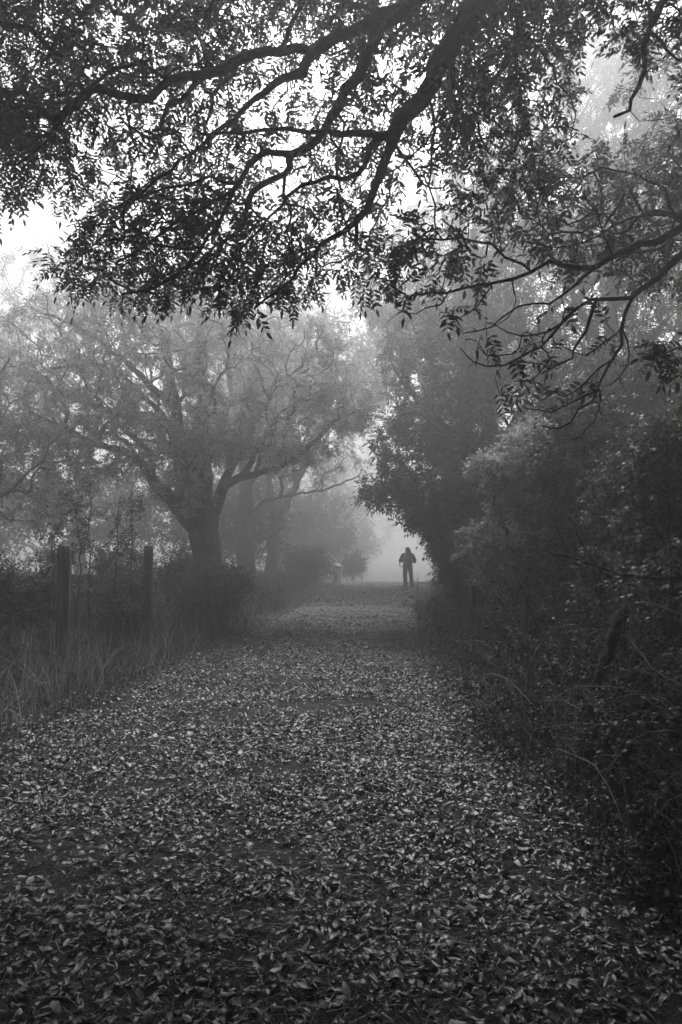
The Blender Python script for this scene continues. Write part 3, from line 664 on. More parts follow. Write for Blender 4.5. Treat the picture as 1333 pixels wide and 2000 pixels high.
cr = np.vstack([blob(1220, 470, 19, 2.2, 2, 2.4, 330, .25, 1.1, 36), blob(1330, 280, 19, 2, 2, 2.5, 260, .2, 1.1, 37), blob(1100, 480, 19, 1.5, 1.5, 1.4, 140, .3, 1.1, 38), blob(1340, 620, 18, 1.5, 1.5, 1.5, 130, .2, 1.1, 39)])
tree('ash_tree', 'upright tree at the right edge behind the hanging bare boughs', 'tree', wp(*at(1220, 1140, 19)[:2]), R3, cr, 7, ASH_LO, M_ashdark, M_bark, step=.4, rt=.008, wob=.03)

# ---- faint trees far down the lane: copies of one, each turned and scaled
def copy_tree(src, loc, rz, s, label, group=None):
    r = src.copy(); COL.objects.link(r); r.location = tuple(loc); r.rotation_euler = (0, 0, rz); r.scale = (s, s, s); r['label'] = label
    if group: r['group'] = group
    for c in list(src.children):
        d = c.copy(); COL.objects.link(d); d.parent = r
    return r
for px, D, rz, s, lab in ((540, 48, 2.2, 1.2, 'faint tree in the fog left of the pale bin'),
                          (380, 40, 0.5, 1.2, 'foggy tree seen through the branches of the stout pollard'),
                          (160, 36, 3.3, 1.1, 'foggy tree filling the gap left of the stout pollard'),
                          (880, 46, 5.0, 1.4, 'foggy tree behind and right of the standing person'),
                          (960, 33, 2.8, 1.2, 'grey tree in the fog behind the pale leaved shrub')):
    copy_tree(far_src, wp(*at(px, 1130, D)[:2]), rz, s, lab, 'trees fading into the fog')

for px, D, z0, w, hgt, lab in ((650, 62, 0, 3.6, 12, 'pale rounded tree mass in the fog straight behind the pale bin'), (715, 105, 0, 6.5, 27, 'almost dissolved rounded tree closing the fog at the end of the lane')):
    b = wp(*at(px, 1130, D)[:2]); c = b + (0, 0, hgt * .5)
    q = norm(R.normal(0, 1, (700, 3))) * (R.uniform(0, 1, (700, 1)) ** .35); P = c + q * (w, w, hgt * .52) * (1 + .3 * vnoise(q * 2, 1.5, int(px))[:, None]); P = P[P[:, 2] > b[2] + .2][:420]
    tree('rounded_tree', lab, 'tree', b, [([b, b + (0, 0, hgt * .3), b + (.3, 0, hgt * .8)], [.35, .25, .08])], P, 7, ASH_FAR, M_ash, M_bark, 'rounded trees dissolving in the fog', step=.8, rt=.01, wob=.03, scale=(1.6, 2.6))
# ------------------------------------------------------------------ shrubs
def shrub(name, label, cat, px, D, blobs, k, templates, lm, group=None, stems=6, **kw):
    base = wp(*at(px, 1130, D)[:2]); limbs = []
    c = np.vstack([blob(*b) for b in blobs]); top = c[:, 2].max()
    for i in range(stems):
        t = c[R.randint(len(c))]; p0 = base + R.normal(0, .08, 3) * (1, 1, 0); m = (p0 + t) / 2 + (0, 0, .15)
        limbs.append(([p0, m, t], [.03, .018, .008]))
    a = dict(step=.2, rt=.0035, thick=.04, wob=.05, bf=.2, crown_name='foliage', trunk_name='stems'); a.update(kw)
    return tree(name, label, cat, base, limbs, c, k, templates, lm, M_bark, group, **a)
shrub('pale_shrub', 'bushy shrub with pale rounded leaves standing out on the right of the lane', 'shrub', 1010, 9.5,
      [(1000, 930, 9.5, .68, .7, .6, 190, .22, 3.2, 41), (1020, 1070, 9.4, .8, .7, .75, 240, .2, 3.2, 42), (1040, 860, 9.6, .3, .4, .3, 40, .1, 2.2, 43), (940, 910, 9.4, .25, .4, .2, 26, .1, 2.2, 44)], 9, SPR_HI, M_pale, scale=(.8, 1.15), maxcnt=60)
shrub('thicket_shrub', 'dark leafy thicket right of the pale leaved shrub', 'shrub', 1150, 8.5,
      [(1130, 900, 8.6, .7, .7, .9, 230, .1, 2.0, 45), (1150, 1080, 8.3, .85, .7, .8, 260, .05, 2.0, 46)], 10, HAW, M_haw, scale=(1, 1.5), maxcnt=60)
shrub('thicket_shrub', 'black hawthorn thicket filling the right edge at head height', 'shrub', 1330, 6.6,
      [(1290, 960, 6.8, .6, .7, .75, 230, .12, 2.2, 47), (1330, 1090, 6.4, .7, .6, .5, 200, .05, 2.2, 48), (1400, 820, 6.8, .5, .6, .5, 80, .15, 2.2, 49)], 10, HAW, M_haw, scale=(1, 1.4), maxcnt=60)
shrub('thicket_shrub', 'low dark bush under the drooping tree beside the standing person', 'shrub', 940, 13,
      [(930, 1110, 13, .8, .9, .75, 220, .0, 1.8, 50), (1040, 1110, 12, .8, .8, .8, 190, .0, 1.8, 51)], 9, HAW, M_haw, scale=(1.1, 1.7), maxcnt=60)
shrub('thicket_shrub', 'tall foliage wall between the pale leaved shrub and the right hand trees', 'shrub', 1150, 11.5,
      [(1150, 820, 11.5, 1.3, .9, 1.2, 260, .1, 1.6, 52), (1290, 800, 11, 1.1, .9, 1.2, 220, .12, 1.6, 53), (1200, 1030, 11, 1.7, .8, 1.2, 320, .0, 1.6, 54)], 10, SPR_LO, M_haw, scale=(1.1, 1.7), maxcnt=60)
shrub('bramble_bush', 'rounded bramble bush below the stout pollard at the left verge', 'bush', 440, 13,
      [(430, 1145, 13, .55, .6, .5, 190, .0, 1.8, 55), (370, 1160, 12.6, .35, .5, .35, 70, .0, 1.8, 57)], 8, SPR_LO, M_haw, scale=(.8, 1.2), maxcnt=60)
shrub('bramble_bush', 'scrubby bush at the left edge before the double post', 'bush', 20, 8.5,
      [(20, 1170, 8.5, .5, .6, .4, 150, .0, 2.2, 58), (-60, 1150, 8.2, .6, .6, .5, 140, .0, 2.2, 59)], 8, SPR_LO, M_bramble, scale=(.7, 1.0), maxcnt=60)
for px, py, D, w_, lab in ((70, 1150, 11, .6, 'low weedy bush behind the double post'), (185, 1158, 12, .5, 'low weedy bush at the foot of the thin post'), (245, 1160, 10.5, .35, 'low weedy bush at the foot of the single square post'), (335, 1135, 14, .7, 'low weedy bush between the single square post and the bramble bush')):
    shrub('weedy_bush', lab, 'bush', px, D, [(px, py, D, w_, .5, .42, 110, .1, 2.2, int(px)), (px + 25, py - 30, D, w_ * .5, .4, .4, 45, .1, 2.2, int(px) + 1)], 7, SPR_LO, M_haw, scale=(.7, 1.2), maxcnt=60, group='weedy bushes along the left fence')
shrub('far_bush', 'misty dark bush just right of the pale bin', 'bush', 688, 40,
      [(688, 1103, 40, .75, .7, .7, 90, .0, 1.4, 60)], 8, SPR_LO, M_haw, scale=(2, 3), maxcnt=60)
shrub('far_bush', 'misty low bush left of the pale bin', 'bush', 600, 31,
      [(600, 1105, 31, 1.1, .8, .8, 120, .0, 1.4, 61)], 8, SPR_LO, M_haw, scale=(2, 3), maxcnt=60)

shrub('hedge', 'misty hedge closing the view behind the stout pollard', 'hedge', 250, 30,
      [(60, 1010, 29, 3.6, 1.2, 2.2, 260, .05, .9, 62), (270, 1000, 30, 3.2, 1.2, 2.3, 300, .05, .9, 63), (460, 1020, 31, 2.6, 1.2, 2.0, 220, .05, .9, 64)], 9, SPR_LO, M_haw, scale=(2.4, 3.6), maxcnt=60, stems=14)
shrub('hedge', 'palest hedge far down the left side of the lane', 'hedge', 560, 44,
      [(500, 1000, 44, 3.6, 1.5, 3.4, 220, .05, .8, 65), (620, 1040, 46, 2.6, 1.5, 2.6, 200, .05, .8, 66)], 9, SPR_LO, M_haw, scale=(3.4, 5), maxcnt=60, stems=10)
shrub('hedge', 'tall misty hedge right behind the standing person', 'hedge', 920, 30,
      [(905, 1060, 30, 1.3, 1.5, 1.8, 200, .05, .9, 67), (1010, 1000, 30, 2.6, 1.5, 2.8, 260, .05, .9, 68), (1200, 1000, 28, 3.2, 1.5, 2.8, 260, .05, .9, 69)], 9, SPR_LO, M_haw, scale=(2.4, 3.6), maxcnt=60, stems=12)
# saplings behind the left fence
for px, topy, D, sd, lab in ((105, 1010, 9.0, 71, 'leafy sapling just left of the double post'), (148, 940, 9.3, 72, 'taller leafy sapling right behind the double post'), (175, 930, 9.6, 73, 'bushiest sapling between the double post and the thin post'),
                             (225, 985, 9.4, 74, 'slim straight sapling nearest the thin post'), (258, 950, 9.8, 75, 'lone thin sapling left of the single square post')):
    b = at(px, 1150, D); base = wp(b[0], b[1]); top = at(px + R.uniform(-8, 8), topy, D)
    mid = (base + top) / 2 + R.normal(0, .04, 3)
    t = R.uniform(.35, 1, 34)[:, None]; c = base + (top - base) * t + norm(R.normal(0, 1, (34, 3))) * (.12 + .18 * (1 - t))
    tree('sapling', lab, 'sapling', base, [([base, mid, top], [.014, .01, .004])], c, 4, SPR_HI, M_haw, M_bark, 'saplings behind the left fence', step=.1, rt=.002, thick=.03, wob=.05, scale=(.6, .9), crown_name='foliage', trunk_name='stem', tip=.002)

# ------------------------------------------------------------------ right verge undergrowth: bramble clumps (two meshes, copied)
def bramble(label, x, y, size, seed, tint=1.0):
    base = wp(x, y); sk = Skel(); runs = []
    rs = np.random.RandomState(seed)
    for i in range(24):
        a = rs.uniform(0, 2 * pi); L = rs.uniform(.4, 1.2) * size; h = rs.uniform(.3, 1.15) * size
        p = [base + (0, 0, -.03), base + (cos(a) * L * .3, sin(a) * L * .3, h * .85), base + (cos(a) * L * .7, sin(a) * L * .7, h), base + (cos(a) * L, sin(a) * L, h * .45)]
        n0 = sk.n; sk.limb(p, [.006, .005, .004, .002], None, step=.08, wob=.008)
    N = 260; c = np.stack([rs.normal(0, .4, N) * size, rs.normal(0, .4, N) * size, np.abs(rs.normal(.25, .2, N)) * size], 1) + base
    runs = sk.grow(c, .1, .1, .05, wob=.05, tip=.0015); ch = sk.chains(.0012)
    root = empty('bramble_clump', base, label, 'bramble', 'tangled brambles on the right verge')
    V, Fq = tubes_multi(ch, .05, .03, 6, 4); mesh_np('stems', V, [Fq], M_stalk, root, tint=np.full(len(V), .7), smooth=True)
    V, Fs, tn = foliage_on(sk, runs, 3, SPR_HI, (.45, .95), .2, 1.0, 60); mesh_np('foliage', V, Fs, M_bramble, root, tint=tn)
    return root
BR = [bramble('bramble clump left of the leaning log, its stems over the path edge', 2.2, 4.0, 1.0, 1), bramble('bramble clump right of the short round post', 2.6, 6.4, 1.0, 2), bramble('bramble clump below the pale leaved shrub, deep in the bank', 2.4, 8.6, 1.0, 3)]
k = 0
rows = ((2.7, 'lowest in the bottom right corner'), (3.3, 'just above the bottom right corner'), (4.6, 'below the foot of the leaning log'), (5.2, 'level with the foot of the leaning log'), (5.8, 'just past the leaning log'),
        (7.2, 'just before the short round post'), (7.8, 'just past the short round post'), (9.6, 'just before the splintered post'), (10.6, 'just past the splintered post'), (11.8, 'well past the splintered post'),
        (13.2, 'at the foot of the low dark bush'), (14.8, 'under the drooping foliage'), (16.6, 'past the drooping foliage'), (18.6, 'nearest the standing person'))
for y, w_ in rows:
    for dx, e_ in ((.55, 'bramble clump spilling onto the lane edge, '), (1.5, 'taller bramble clump deeper in the bank, ')):
        x = float(eR(y)) + dx + R.uniform(-.2, .3)
        if x > y * .5 + 1.0: continue
        copy_tree(BR[k % 3], wp(x, y), R.uniform(0, 6.28), R.uniform(.6, .95) * (.8 if dx < 1 else 1.15), e_ + w_); k += 1
for y, dx, w_ in ((5.0, 1.3, 'lowest at the left edge'), (6.3, 1.0, 'below the double post'), (7.4, 1.7, 'at the foot of the double post'), (10.5, 1.3, 'at the foot of the single square post'), (12.2, .9, 'below the bramble bush'),
                 (15, 1.0, 'just past the bramble bush'), (18, .9, 'level with the stout pollard'), (22, 1, 'past the stout pollard, nearest the pale bin')):
    copy_tree(BR[k % 3], wp(float(eL(y)) - dx, y), R.uniform(0, 6.28), R.uniform(.5, .8), 'low weedy clump in the left verge, ' + w_, 'weeds in the left verge'); k += 1

# ------------------------------------------------------------------ stalks and fallen sticks
def stalk(name, label, cat, pts, r0, r1, twigs=6, tint=1.0, group=None, tw=.25):
    P = [p if isinstance(p, np.ndarray) else at(*p) for p in pts]; base = P[0]
    sk = Skel(); sk.limb(P, np.linspace(r0, r1, len(P)), None, step=.06, wob=.003)
    n = sk.n
    for _ in range(twigs):
        i = R.randint(int(n * .3), n); d = norm(sk.D[i] + R.normal(0, .6, 3)); L = R.uniform(.4, 1) * tw
        j = i
        for q in range(1, 4): j = sk.add(sk.P[i] + d * L * q / 3 + R.normal(0, .004, 3), j, r1 * .7, 0)
    V, Fq = tubes(sk.chains(.001), 5, .1)
    o = mesh_np(name, V, [Fq], M_stalk, None, tint=np.full(len(V), tint), origin=base, smooth=True)
    return tag(o, label, cat, group)
def gp(px, py, dz=.0):
    """ground point under a pixel"""
    for D in np.arange(1.5, 40, .02):
        p = at(px, py, D)
        if p[2] <= float(H(p[0], p[1])) + dz: return p
    return p
for i, (px, py, D, tx, ty, t_, lab) in enumerate(((830, 1330, 9.5, 815, 1130, .5, 'twiggy weed stalk nearest the standing person, leaning over the lane'), (870, 1320, 9, 850, 1095, .35, 'tall dark branching weed left of the splintered post'),
        (905, 1330, 8.5, 888, 1110, .3, 'dark upright stalk crossing the splintered post'), (960, 1300, 8, 1010, 1120, .7, 'thin stalk between the splintered post and the short round post'),
        (1000, 1380, 6, 925, 1180, .4, 'long stalk leaning left beside the short round post'), (1110, 1400, 5.5, 1000, 1100, .35, 'long stalk crossing in front of the short round post'),
        (1160, 1450, 5, 1085, 1180, .5, 'stalk just left of the leaning log'), (1290, 1420, 4.2, 1180, 1180, .4, 'stalk just right of the leaning log'), (1320, 1300, 5, 1300, 760, .25, 'tall bare shoot rising at the right edge'),
        (120, 1330, 7, 150, 1170, .8, 'pale grass stalk under the double post'), (240, 1340, 8, 205, 1170, .9, 'pale dry stalk leaning left in the left verge'), (250, 1330, 8.2, 290, 1160, .8, 'pale dry stalk leaning right under the square post'))):
    b = at(px, py, D); b[2] = float(H(b[0], b[1])); e = at(tx, ty, D * .98); m = (b + e) / 2 + R.normal(0, .05, 3) * (1, 1, .3)
    stalk('weed_stalk', lab, 'stalk', [b, m, e], .006, .0022, 12, t_, 'weed stalks in the verges')
for pts, t_, lab in (([(1035, 1370, 5.0), (985, 1322, 5.2), (945, 1318, 5.3), (935, 1330, 5.4)], 2.2, 'bright bent stick on the right verge above the path edge'),
        ([(1135, 1385, 4.4), (1100, 1370, 4.5), (1070, 1366, 4.6)], 1.6, 'short pale stick lying left below the leaning log'), ([(1165, 1498, 3.9), (1130, 1478, 4.0), (1090, 1462, 4.1)], 2.0, 'bright straight stick lowest on the right verge'),
        ([(1333, 1340, 4.0), (1280, 1310, 4.2), (1250, 1275, 4.4), (1225, 1240, 4.6)], .9, 'long thin shoot arching at the right edge below the branch'), ([(1210, 1418, 4.2), (1130, 1415, 4.3), (1050, 1425, 4.5), (990, 1450, 4.6)], .7, 'long dull bramble runner lying across the right verge'),
        ([(1333, 1355, 3.9), (1260, 1312, 4.1), (1210, 1310, 4.3)], .8, 'dull horizontal twig at the far right verge'), ([(1060, 1275, 6.5), (1010, 1230, 6.8), (965, 1215, 7.0)], 1.3, 'pale arching twig behind the short round post')):
    stalk('fallen_stick', lab, 'stick', pts, .0042, .002, 4, t_ * .7, None, .14)
for a, b, lab in (((100, 1840), (122, 1862), 'pale twig lying on leaves at the lower left'), ((478, 1885), (512, 1915), 'thin pale stalk on the leaves near the bottom centre'), ((640, 1620), (662, 1655), 'curved leaf stalk on the lane just right of centre'), ((1000, 1800), (1060, 1815), 'thin twig on the dark leaves at the lower right')):
    P0 = gp(*a, .05); P1 = gp(*b, .05); m = (P0 + P1) / 2 + (0.01, 0, .012)
    stalk('fallen_stick', lab, 'stick', [P0, m, P1], .0025, .0015, 0, 1.6)

# low bare branch coming in at the right edge
bb = limbs_px([([(1420, 1150), (1333, 1132), (1240, 1130), (1175, 1118), (1110, 1090), (1060, 1085)], 4.8, 5.4, .02, .005), ([(1240, 1130), (1215, 1165), (1170, 1190), (1110, 1200)], 5, 5.2, .008, .003), ([(1175, 1118), (1130, 1050), (1110, 1010)], 5.2, 5.4, .006, .003)])
base = wp(3.2, 4.6)
tree('hazel_bush', 'bare dark branch stretching left from the right edge at eye level', 'bush', base, [([base, (base + at(1420, 1150, 4.8)) / 2 + np.array([.1, 0, .1]), at(1420, 1150, 4.8)], [.03, .025, .02])] + bb,
     np.vstack([px_cloud([(1080, 1060), (1400, 1040), (1400, 1220), (1120, 1200)], 4.7, 5.6, 46, .0, 2, 77)]), 3, SPR_HI, M_haw, M_barkdark, step=.1, rt=.002, thick=.03, wob=.05, scale=(.6, 1.0), crown_name='foliage', trunk_name='stems', tip=.002)

# ------------------------------------------------------------------ posts, log, wire
def rough_post(name, label, pxc, top, D, w, d, mat_, parent_loc=None, splinter=False, lean=(0, 0), rnd=False, group=None, cat='post'):
    t = at(pxc, top, D); x, y = t[0], t[1]; z0 = float(H(x, y)) - .15; h = t[2] - z0
    n = 18; sides = 12 if rnd else 16; V = []
    for i in range(n):
        f = i / (n - 1)
        for k in range(sides):
            a = 2 * pi * k / sides + pi / sides
            if rnd: ux, uy = cos(a), sin(a)
            else:
                m = max(abs(cos(a)), abs(sin(a))); ux, uy = cos(a) / m, sin(a) / m; c = .93 if abs(abs(ux) - abs(uy)) < .25 else 1; ux *= c; uy *= c
            j = 1 + R.uniform(-.03, .03); zz = z0 + h * f + (R.uniform(-.01, .01) if 0 < i < n - 1 else 0)
            if splinter and i >= n - 4: zz += (R.uniform(-.1, .16) if i == n - 1 else 0); j *= 1 - .12 * (i - n + 4)
            V.append((x + ux * w / 2 * j + lean[0] * (f - 1) * h, y + uy * d / 2 * j + lean[1] * (f - 1) * h, zz))
    Q = [(i * sides + k, i * sides + (k + 1) % sides, (i + 1) * sides + (k + 1) % sides, (i + 1) * sides + k) for i in range(n - 1) for k in range(sides)]
    V.append((x, y, t[2] + (-.06 if splinter else .012))); c = len(V) - 1
    T = [((n - 1) * sides + k, (n - 1) * sides + (k + 1) % sides, c) for k in range(sides)]
    base = (x - lean[0] * h, y - lean[1] * h, z0)
    o = mesh_np(name, np.array(V), [np.array(Q), np.array(T)], mat_, None, origin=base)
    return tag(o, label, cat, group)
rough_post('fence_post', 'front weathered square post of the pair at the left, nearest the camera', 130, 1067, 8.0, .105, .11, M_post)
rough_post('fence_post', 'darker post half hidden behind the front left square post', 120, 1064, 8.25, .06, .09, M_post)
rough_post('fence_post', 'thin faint post between the double post and the single square one', 198, 1072, 15.5, .11, .11, M_post)
rough_post('fence_post', 'single square post left of the stout pollard', 291, 1067, 10.4, .12, .12, M_post)
rough_post('fence_post', 'splintered broken post with a jagged pale top right of the person', 926, 1125, 10.0, .13, .12, M_post, splinter=True, lean=(.04, 0), rnd=True)
rough_post('fence_post', 'square post touching the splintered one with a small rail stub', 938, 1130, 10.15, .1, .1, M_post)
rough_post('fence_post', 'short round leaning post in the right verge', 1030, 1162, 7.6, .075, .075, M_post, lean=(.12, 0), rnd=True)
P, r = smooth_poly([at(1165, 1345, 5.0), at(1185, 1280, 5.15), at(1205, 1220, 5.3), at(1222, 1190, 5.35)], [.038, .042, .046, .044], .05, .004)
V, Fq = tubes([(P, r)], 14, .08)
n = len(V); V = np.vstack([V, P[-1:], P[:1]]); T = [(n - 14 + k, n - 14 + (k + 1) % 14, n) for k in range(14)] + [((k + 1) % 14, k, n + 1) for k in range(14)]
tag(mesh_np('leaning_log', V, [Fq, np.array(T)], M_barkdark, None, origin=P[0], smooth=True), 'rough barked log leaning up out of the brambles on the right', 'log')
# wire netting between the left posts
def wire_fence():
    a = at(129, 1066, 8.0); b = at(291, 1067, 10.4); d = b - a; L = np.linalg.norm(d[:2]); ch = []
    za, zb = a[2] - .08, b[2] - .08; hgt = .95
    def pt(s, h): return np.array([a[0] + d[0] * s / L, a[1] + d[1] * s / L + .09, za + (zb - za) * s / L - h])
    st = .08; m = int(L / st)
    for i in range(-int(hgt / st) - 1, m + 1):
        for sg in (1, -1):
            pts = []
            for j in range(int(hgt / st) + 1):
                s = (i + j) * st if sg > 0 else (i + int(hgt / st) - j) * st
                if 0 <= s <= L: pts.append(pt(s, j * st) + (R.uniform(-.006, .006), 0, R.uniform(-.006, .006)))
            if len(pts) > 1: ch.append((np.array(pts), np.full(len(pts), .0016)))
    for h in (0, hgt * .5, hgt): ch.append((np.array([pt(s, h) for s in np.linspace(0, L, 20)]), np.full(20, .0022)))
    V, Fq = tubes(ch, 3)
    tag(mesh_np('wire_fence', V, [Fq], M_wire, None, origin=pt(0, hgt)), 'sagging wire netting stretched between the left fence posts', 'fence')
wire_fence()

# ------------------------------------------------------------------ pale bin far down the lane
def lathe(name, prof, m, parent, sides=20, loc=(0, 0)):
    V = []; 
    for r_, z in prof:
        for k in range(sides): a = 2 * pi * k / sides; V.append((loc[0] + r_ * cos(a), loc[1] + r_ * sin(a), z))
    Q = [(i * sides + k, i * sides + (k + 1) % sides, (i + 1) * sides + (k + 1) % sides, (i + 1) * sides + k) for i in range(len(prof) - 1) for k in range(sides)]
    return mesh_np(name, np.array(V), [np.array(Q)], m, parent, smooth=False)
c = at(659, 1130, 32.5); gz = float(H(c[0], c[1]))
bin_ = empty('litter_bin', (c[0], c[1], gz), 'pale round bin with a domed lid beside the foggy lane', 'bin')
lathe('bin_body', [(.01, gz), (.2, gz), (.21, gz + .06), (.25, gz + .8), (.26, gz + .84), (.01, gz + .84)], M_conc, bin_, loc=c[:2])
lathe('bin_lid', [(.01, gz + .86), (.29, gz + .86), (.29, gz + .89), (.16, gz + .93), (.13, gz + .99), (.05, gz + 1.03), (.01, gz + 1.035)], M_conc, bin_, loc=c[:2])

# ------------------------------------------------------------------ the person
M_skin = solid_mat('skin', .3, .36, 10, .6, .05); M_jacket = solid_mat('dark_jacket', .03, .05, 14, .85, .5, 40)
M_jeans = solid_mat('dark_trousers', .04, .06, 30, .9, .4); M_hair = solid_mat('dark_hair', .025, .05, 60, .6, .6, 90, (6, 6, .5)); M_boot = solid_mat('dark_boots', .02, .03, 20, .6, .2)
pp = at(797, 1147, 29.0); px_, py_ = pp[0], pp[1]; pz = float(H(px_, py_)) + .016
man = empty('person', (px_, py_, pz), 'long haired person in a dark jacket standing on the lane, elbows bent, back to us', 'person')
def skin(name, verts, edges, m, sub=2, root=0):
    me = bpy.data.meshes.new(name); me.from_pydata([v[:3] for v in verts], edges, []); me.materials.append(m)
    o = bpy.data.objects.new(name, me); COL.objects.link(o); o.parent = man
    o.modifiers.new('skin', 'SKIN')
    if not me.skin_vertices:
        bpy.context.view_layer.objects.active = o
    for i, v in enumerate(verts):
        rr = v[3]; rr = rr if isinstance(rr, tuple) else (rr, rr); kf = 1.0 if name == 'body' else 1.22; me.skin_vertices[0].data[i].radius = (rr[0] * kf, rr[1] * kf)
        me.skin_vertices[0].data[i].use_root = (i == root)
    o.modifiers['skin'].use_smooth_shade = True
    s = o.modifiers.new('sub', 'SUBSURF'); s.levels = sub; s.render_levels = sub
    return o
bv = [(0, 0, .9, .1), (0, 0, 1.08, .1), (0, -.01, 1.28, .13), (0, 0, 1.42, .06), (0, .01, 1.49, .07), (0, .02, 1.56, .088), (0, .015, 1.625, .07)]
be = [(0, 1), (1, 2), (2, 3), (3, 4), (4, 5), (5, 6)]
def hand(vs, es, wi, w, d, up):
    w, d, up = map(lambda a: np.array(a, float), (w, d, up)); d = d / np.linalg.norm(d); side = np.cross(d, up)
    pi_ = len(vs); vs.append((*(w + d * .07), (.036, .018))); es.append((wi, pi_))
    for k, (o_, l) in enumerate(((-.03, .07), (-.01, .08), (.01, .075), (.028, .058))):
        b = w + d * .095 + side * o_; a = len(vs)
        vs += [(*b, .0095), (*(b + d * l * .5 - up * .008), .009), (*(b + d * l * .8 - up * .03), .008)]; es += [(pi_, a), (a, a + 1), (a + 1, a + 2)]
    b = w + d * .03 - side * .035 - up * .004; a = len(vs)
    vs += [(*b, .012), (*(b + d * .035 - side * .012 - up * .01), .0095)]; es += [(pi_, a), (a, a + 1)]
for s, ex, ez in ((-1, -.33, 1.1), (1, .28, 1.07)):
    i = len(bv)
    bv += [(s * .16, 0, 1.37, .06), (ex, -.02, ez, .043), (s * .11, .21, 1.12, .028)]; be += [(2, i), (i, i + 1), (i + 1, i + 2)]
    hand(bv, be, i + 2, (s * .11, .21, 1.12), (-s * .45, .8, .25), (0, -.3, 1))
for s, fx, fy in ((-1, -.09, -.02), (1, .155, .05)):
    i = len(bv); bv += [(s * .095, 0, .84, .08), (-.1 if s < 0 else .13, .02, .48, .045), (fx, fy, .09, .034), (fx + s * .015, fy + .13, .04, .03)]
    be += [(0, i), (i, i + 1), (i + 1, i + 2), (i + 2, i + 3)]
skin('body', bv, be, M_skin, 2)
def loft(name, shells, m, sides=18, fold=.012):
    """shells: lists of rings (cx, cy, cz, rx, ry); rings lie across the run of their centres"""
    V, Q, T = [], [], []
    for rings in shells:
        C_ = np.array([r_[:3] for r_ in rings]); rad = np.array([r_[3:5] for r_ in rings])
        t = np.linspace(0, len(rings) - 1, len(rings) * 4); k = np.arange(len(rings))
        C_ = np.stack([np.interp(t, k, C_[:, a]) for a in range(3)], 1); rad = np.stack([np.interp(t, k, rad[:, a]) for a in range(2)], 1)
        for _ in range(2): C_[1:-1] = (C_[:-2] + 2 * C_[1:-1] + C_[2:]) / 4; rad[1:-1] = (rad[:-2] + 2 * rad[1:-1] + rad[2:]) / 4
        Tn = norm(np.gradient(C_, axis=0)); A = norm(np.cross(np.broadcast_to([0, 1., 0], Tn.shape), Tn)); B = np.cross(Tn, A); b0 = len(V)
        for a in range(len(C_)):
            for q in range(sides):
                an = 2 * pi * q / sides; f = 1 + fold / rad[a].mean() * sin(3 * an + a * 1.1) * .5 + R.uniform(-1, 1) * fold * .3
                V.append(C_[a] + A[a] * cos(an) * rad[a][0] * f + B[a] * sin(an) * rad[a][1] * f)
        n = len(C_)
        Q += [(b0 + a * sides + q, b0 + a * sides + (q + 1) % sides, b0 + (a + 1) * sides + (q + 1) % sides, b0 + (a + 1) * sides + q) for a in range(n - 1) for q in range(sides)]
        for e, a in ((C_[0], 0), (C_[-1], n - 1)):
            V.append(e); c0 = len(V) - 1; T += [(b0 + a * sides + q, b0 + a * sides + (q + 1) % sides, c0) for q in range(sides)]
    o = mesh_np(name, np.array(V) + (px_, py_, pz), [np.array(Q), np.array(T)], m, man, smooth=True)
    return o
loft('jacket', [[(0, 0, .84, .19, .135), (0, 0, .95, .185, .135), (0, 0, 1.08, .17, .13), (0, -.01, 1.25, .19, .14), (0, -.01, 1.36, .18, .125), (0, 0, 1.42, .12, .1), (0, .01, 1.46, .07, .07)],
    [(-.11, 0, 1.4, .06, .07), (-.185, -.01, 1.35, .075, .08), (-.24, -.03, 1.22, .07, .078), (-.305, -.04, 1.1, .062, .064), (-.26, .06, 1.08, .056, .056), (-.13, .19, 1.12, .042, .042)],
    [(.11, 0, 1.4, .06, .07), (.185, -.01, 1.35, .075, .08), (.24, -.03, 1.21, .068, .075), (.285, -.04, 1.07, .062, .064), (.23, .06, 1.07, .056, .056), (.125, .19, 1.12, .042, .042)]], M_jacket)
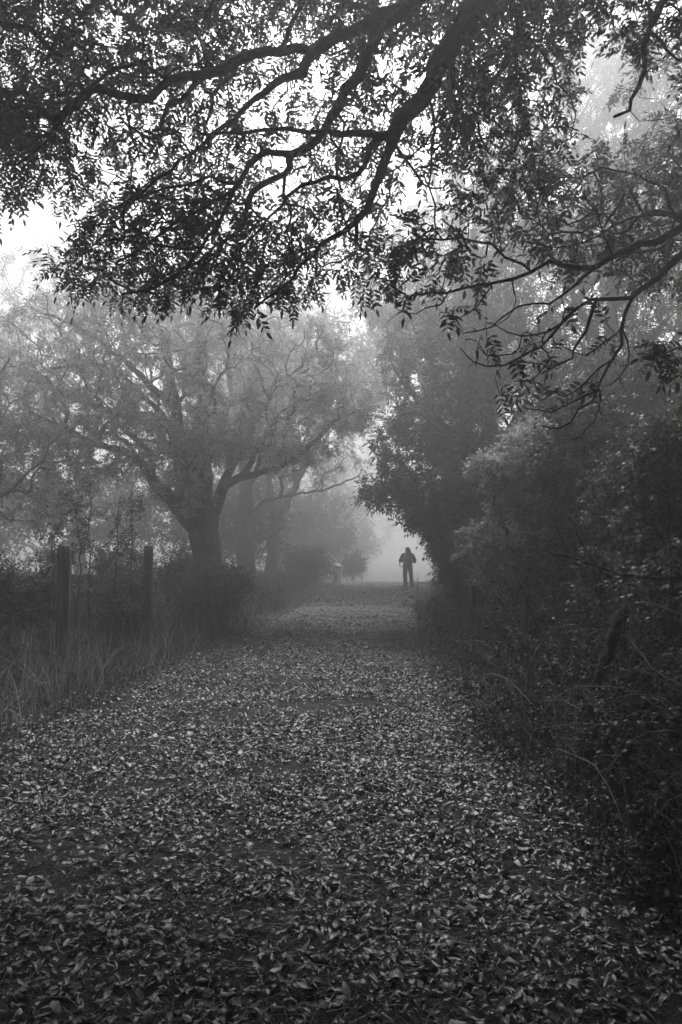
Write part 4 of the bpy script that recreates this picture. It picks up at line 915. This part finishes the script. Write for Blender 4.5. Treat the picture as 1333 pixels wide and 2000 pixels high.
loft('trousers', [[(-.03, 0, .94, .12, .12), (-.085, 0, .82, .1, .12), (-.1, .01, .62, .088, .1), (-.1, .02, .46, .072, .082), (-.095, .0, .25, .075, .085), (-.09, -.02, .05, .085, .1)],
    [(.03, 0, .94, .12, .12), (.09, 0, .82, .1, .12), (.115, .02, .62, .088, .1), (.13, .03, .46, .072, .082), (.145, .04, .25, .075, .085), (.155, .05, .05, .085, .1)],
    [(0, 0, .97, .16, .12), (0, 0, .84, .17, .13)]], M_jeans)
for fx, fy, s_ in ((-.09, -.02, -1), (.155, .05, 1)):
    loft('boot', [[(fx, fy - .08, .05, .04, .045), (fx, fy, .05, .05, .05), (fx + .01 * s_, fy + .09, .04, .05, .04), (fx + .02 * s_, fy + .19, .03, .035, .025)]], M_boot, 12, .003)
loft('hair', [[(.0, .01, 1.675, .03, .035), (.0, .0, 1.655, .072, .085), (.0, -.01, 1.6, .098, .112), (.01, -.015, 1.53, .105, .115), (.02, -.03, 1.45, .115, .1), (.035, -.07, 1.37, .125, .07), (.045, -.1, 1.28, .115, .045), (.05, -.11, 1.2, .06, .025)]], M_hair, 24, .01)
P, r = smooth_poly([man_ + np.array(pp * 0) for man_ in (np.array([-.3, .0, 1.08]), np.array([-.315, .02, .98]), np.array([-.28, .04, .88]), np.array([-.2, .05, .85]), np.array([-.15, .04, .93]))], [.016] * 5, .02)
V, Fq = tubes([(P, r)], 6); V = V + np.array([px_, py_, pz]); mesh_np('bag_strap', V, [Fq], M_boot, man, smooth=True)

man.scale = (1.1, 1.05, 1.01)

# ------------------------------------------------------------------ haze
def haze():
    m = bpy.data.materials.new('haze'); m.use_nodes = True; n = m.node_tree; n.nodes.clear()
    out = n.nodes.new('ShaderNodeOutputMaterial'); v = n.nodes.new('ShaderNodeVolumePrincipled')
    v.inputs['Color'].default_value = (.96, .96, .96, 1); v.inputs['Density'].default_value = HAZE_DENSITY; v.inputs['Anisotropy'].default_value = HAZE_ANISO
    n.links.new(v.outputs[0], out.inputs['Volume'])
    x0, x1, y0, y1, z0, z1 = -205, 205, -65, 325, -6, 24
    V = [(x, y, z) for x in (x0, x1) for y in (y0, y1) for z in (z0, z1)]
    Q = [(0, 1, 3, 2), (4, 6, 7, 5), (0, 4, 5, 1), (2, 3, 7, 6), (0, 2, 6, 4), (1, 5, 7, 3)]
    tag(mesh_np('haze', np.array(V, float), [np.array(Q)], m), 'even pale fog filling the lane', 'haze', kind='stuff')
haze()
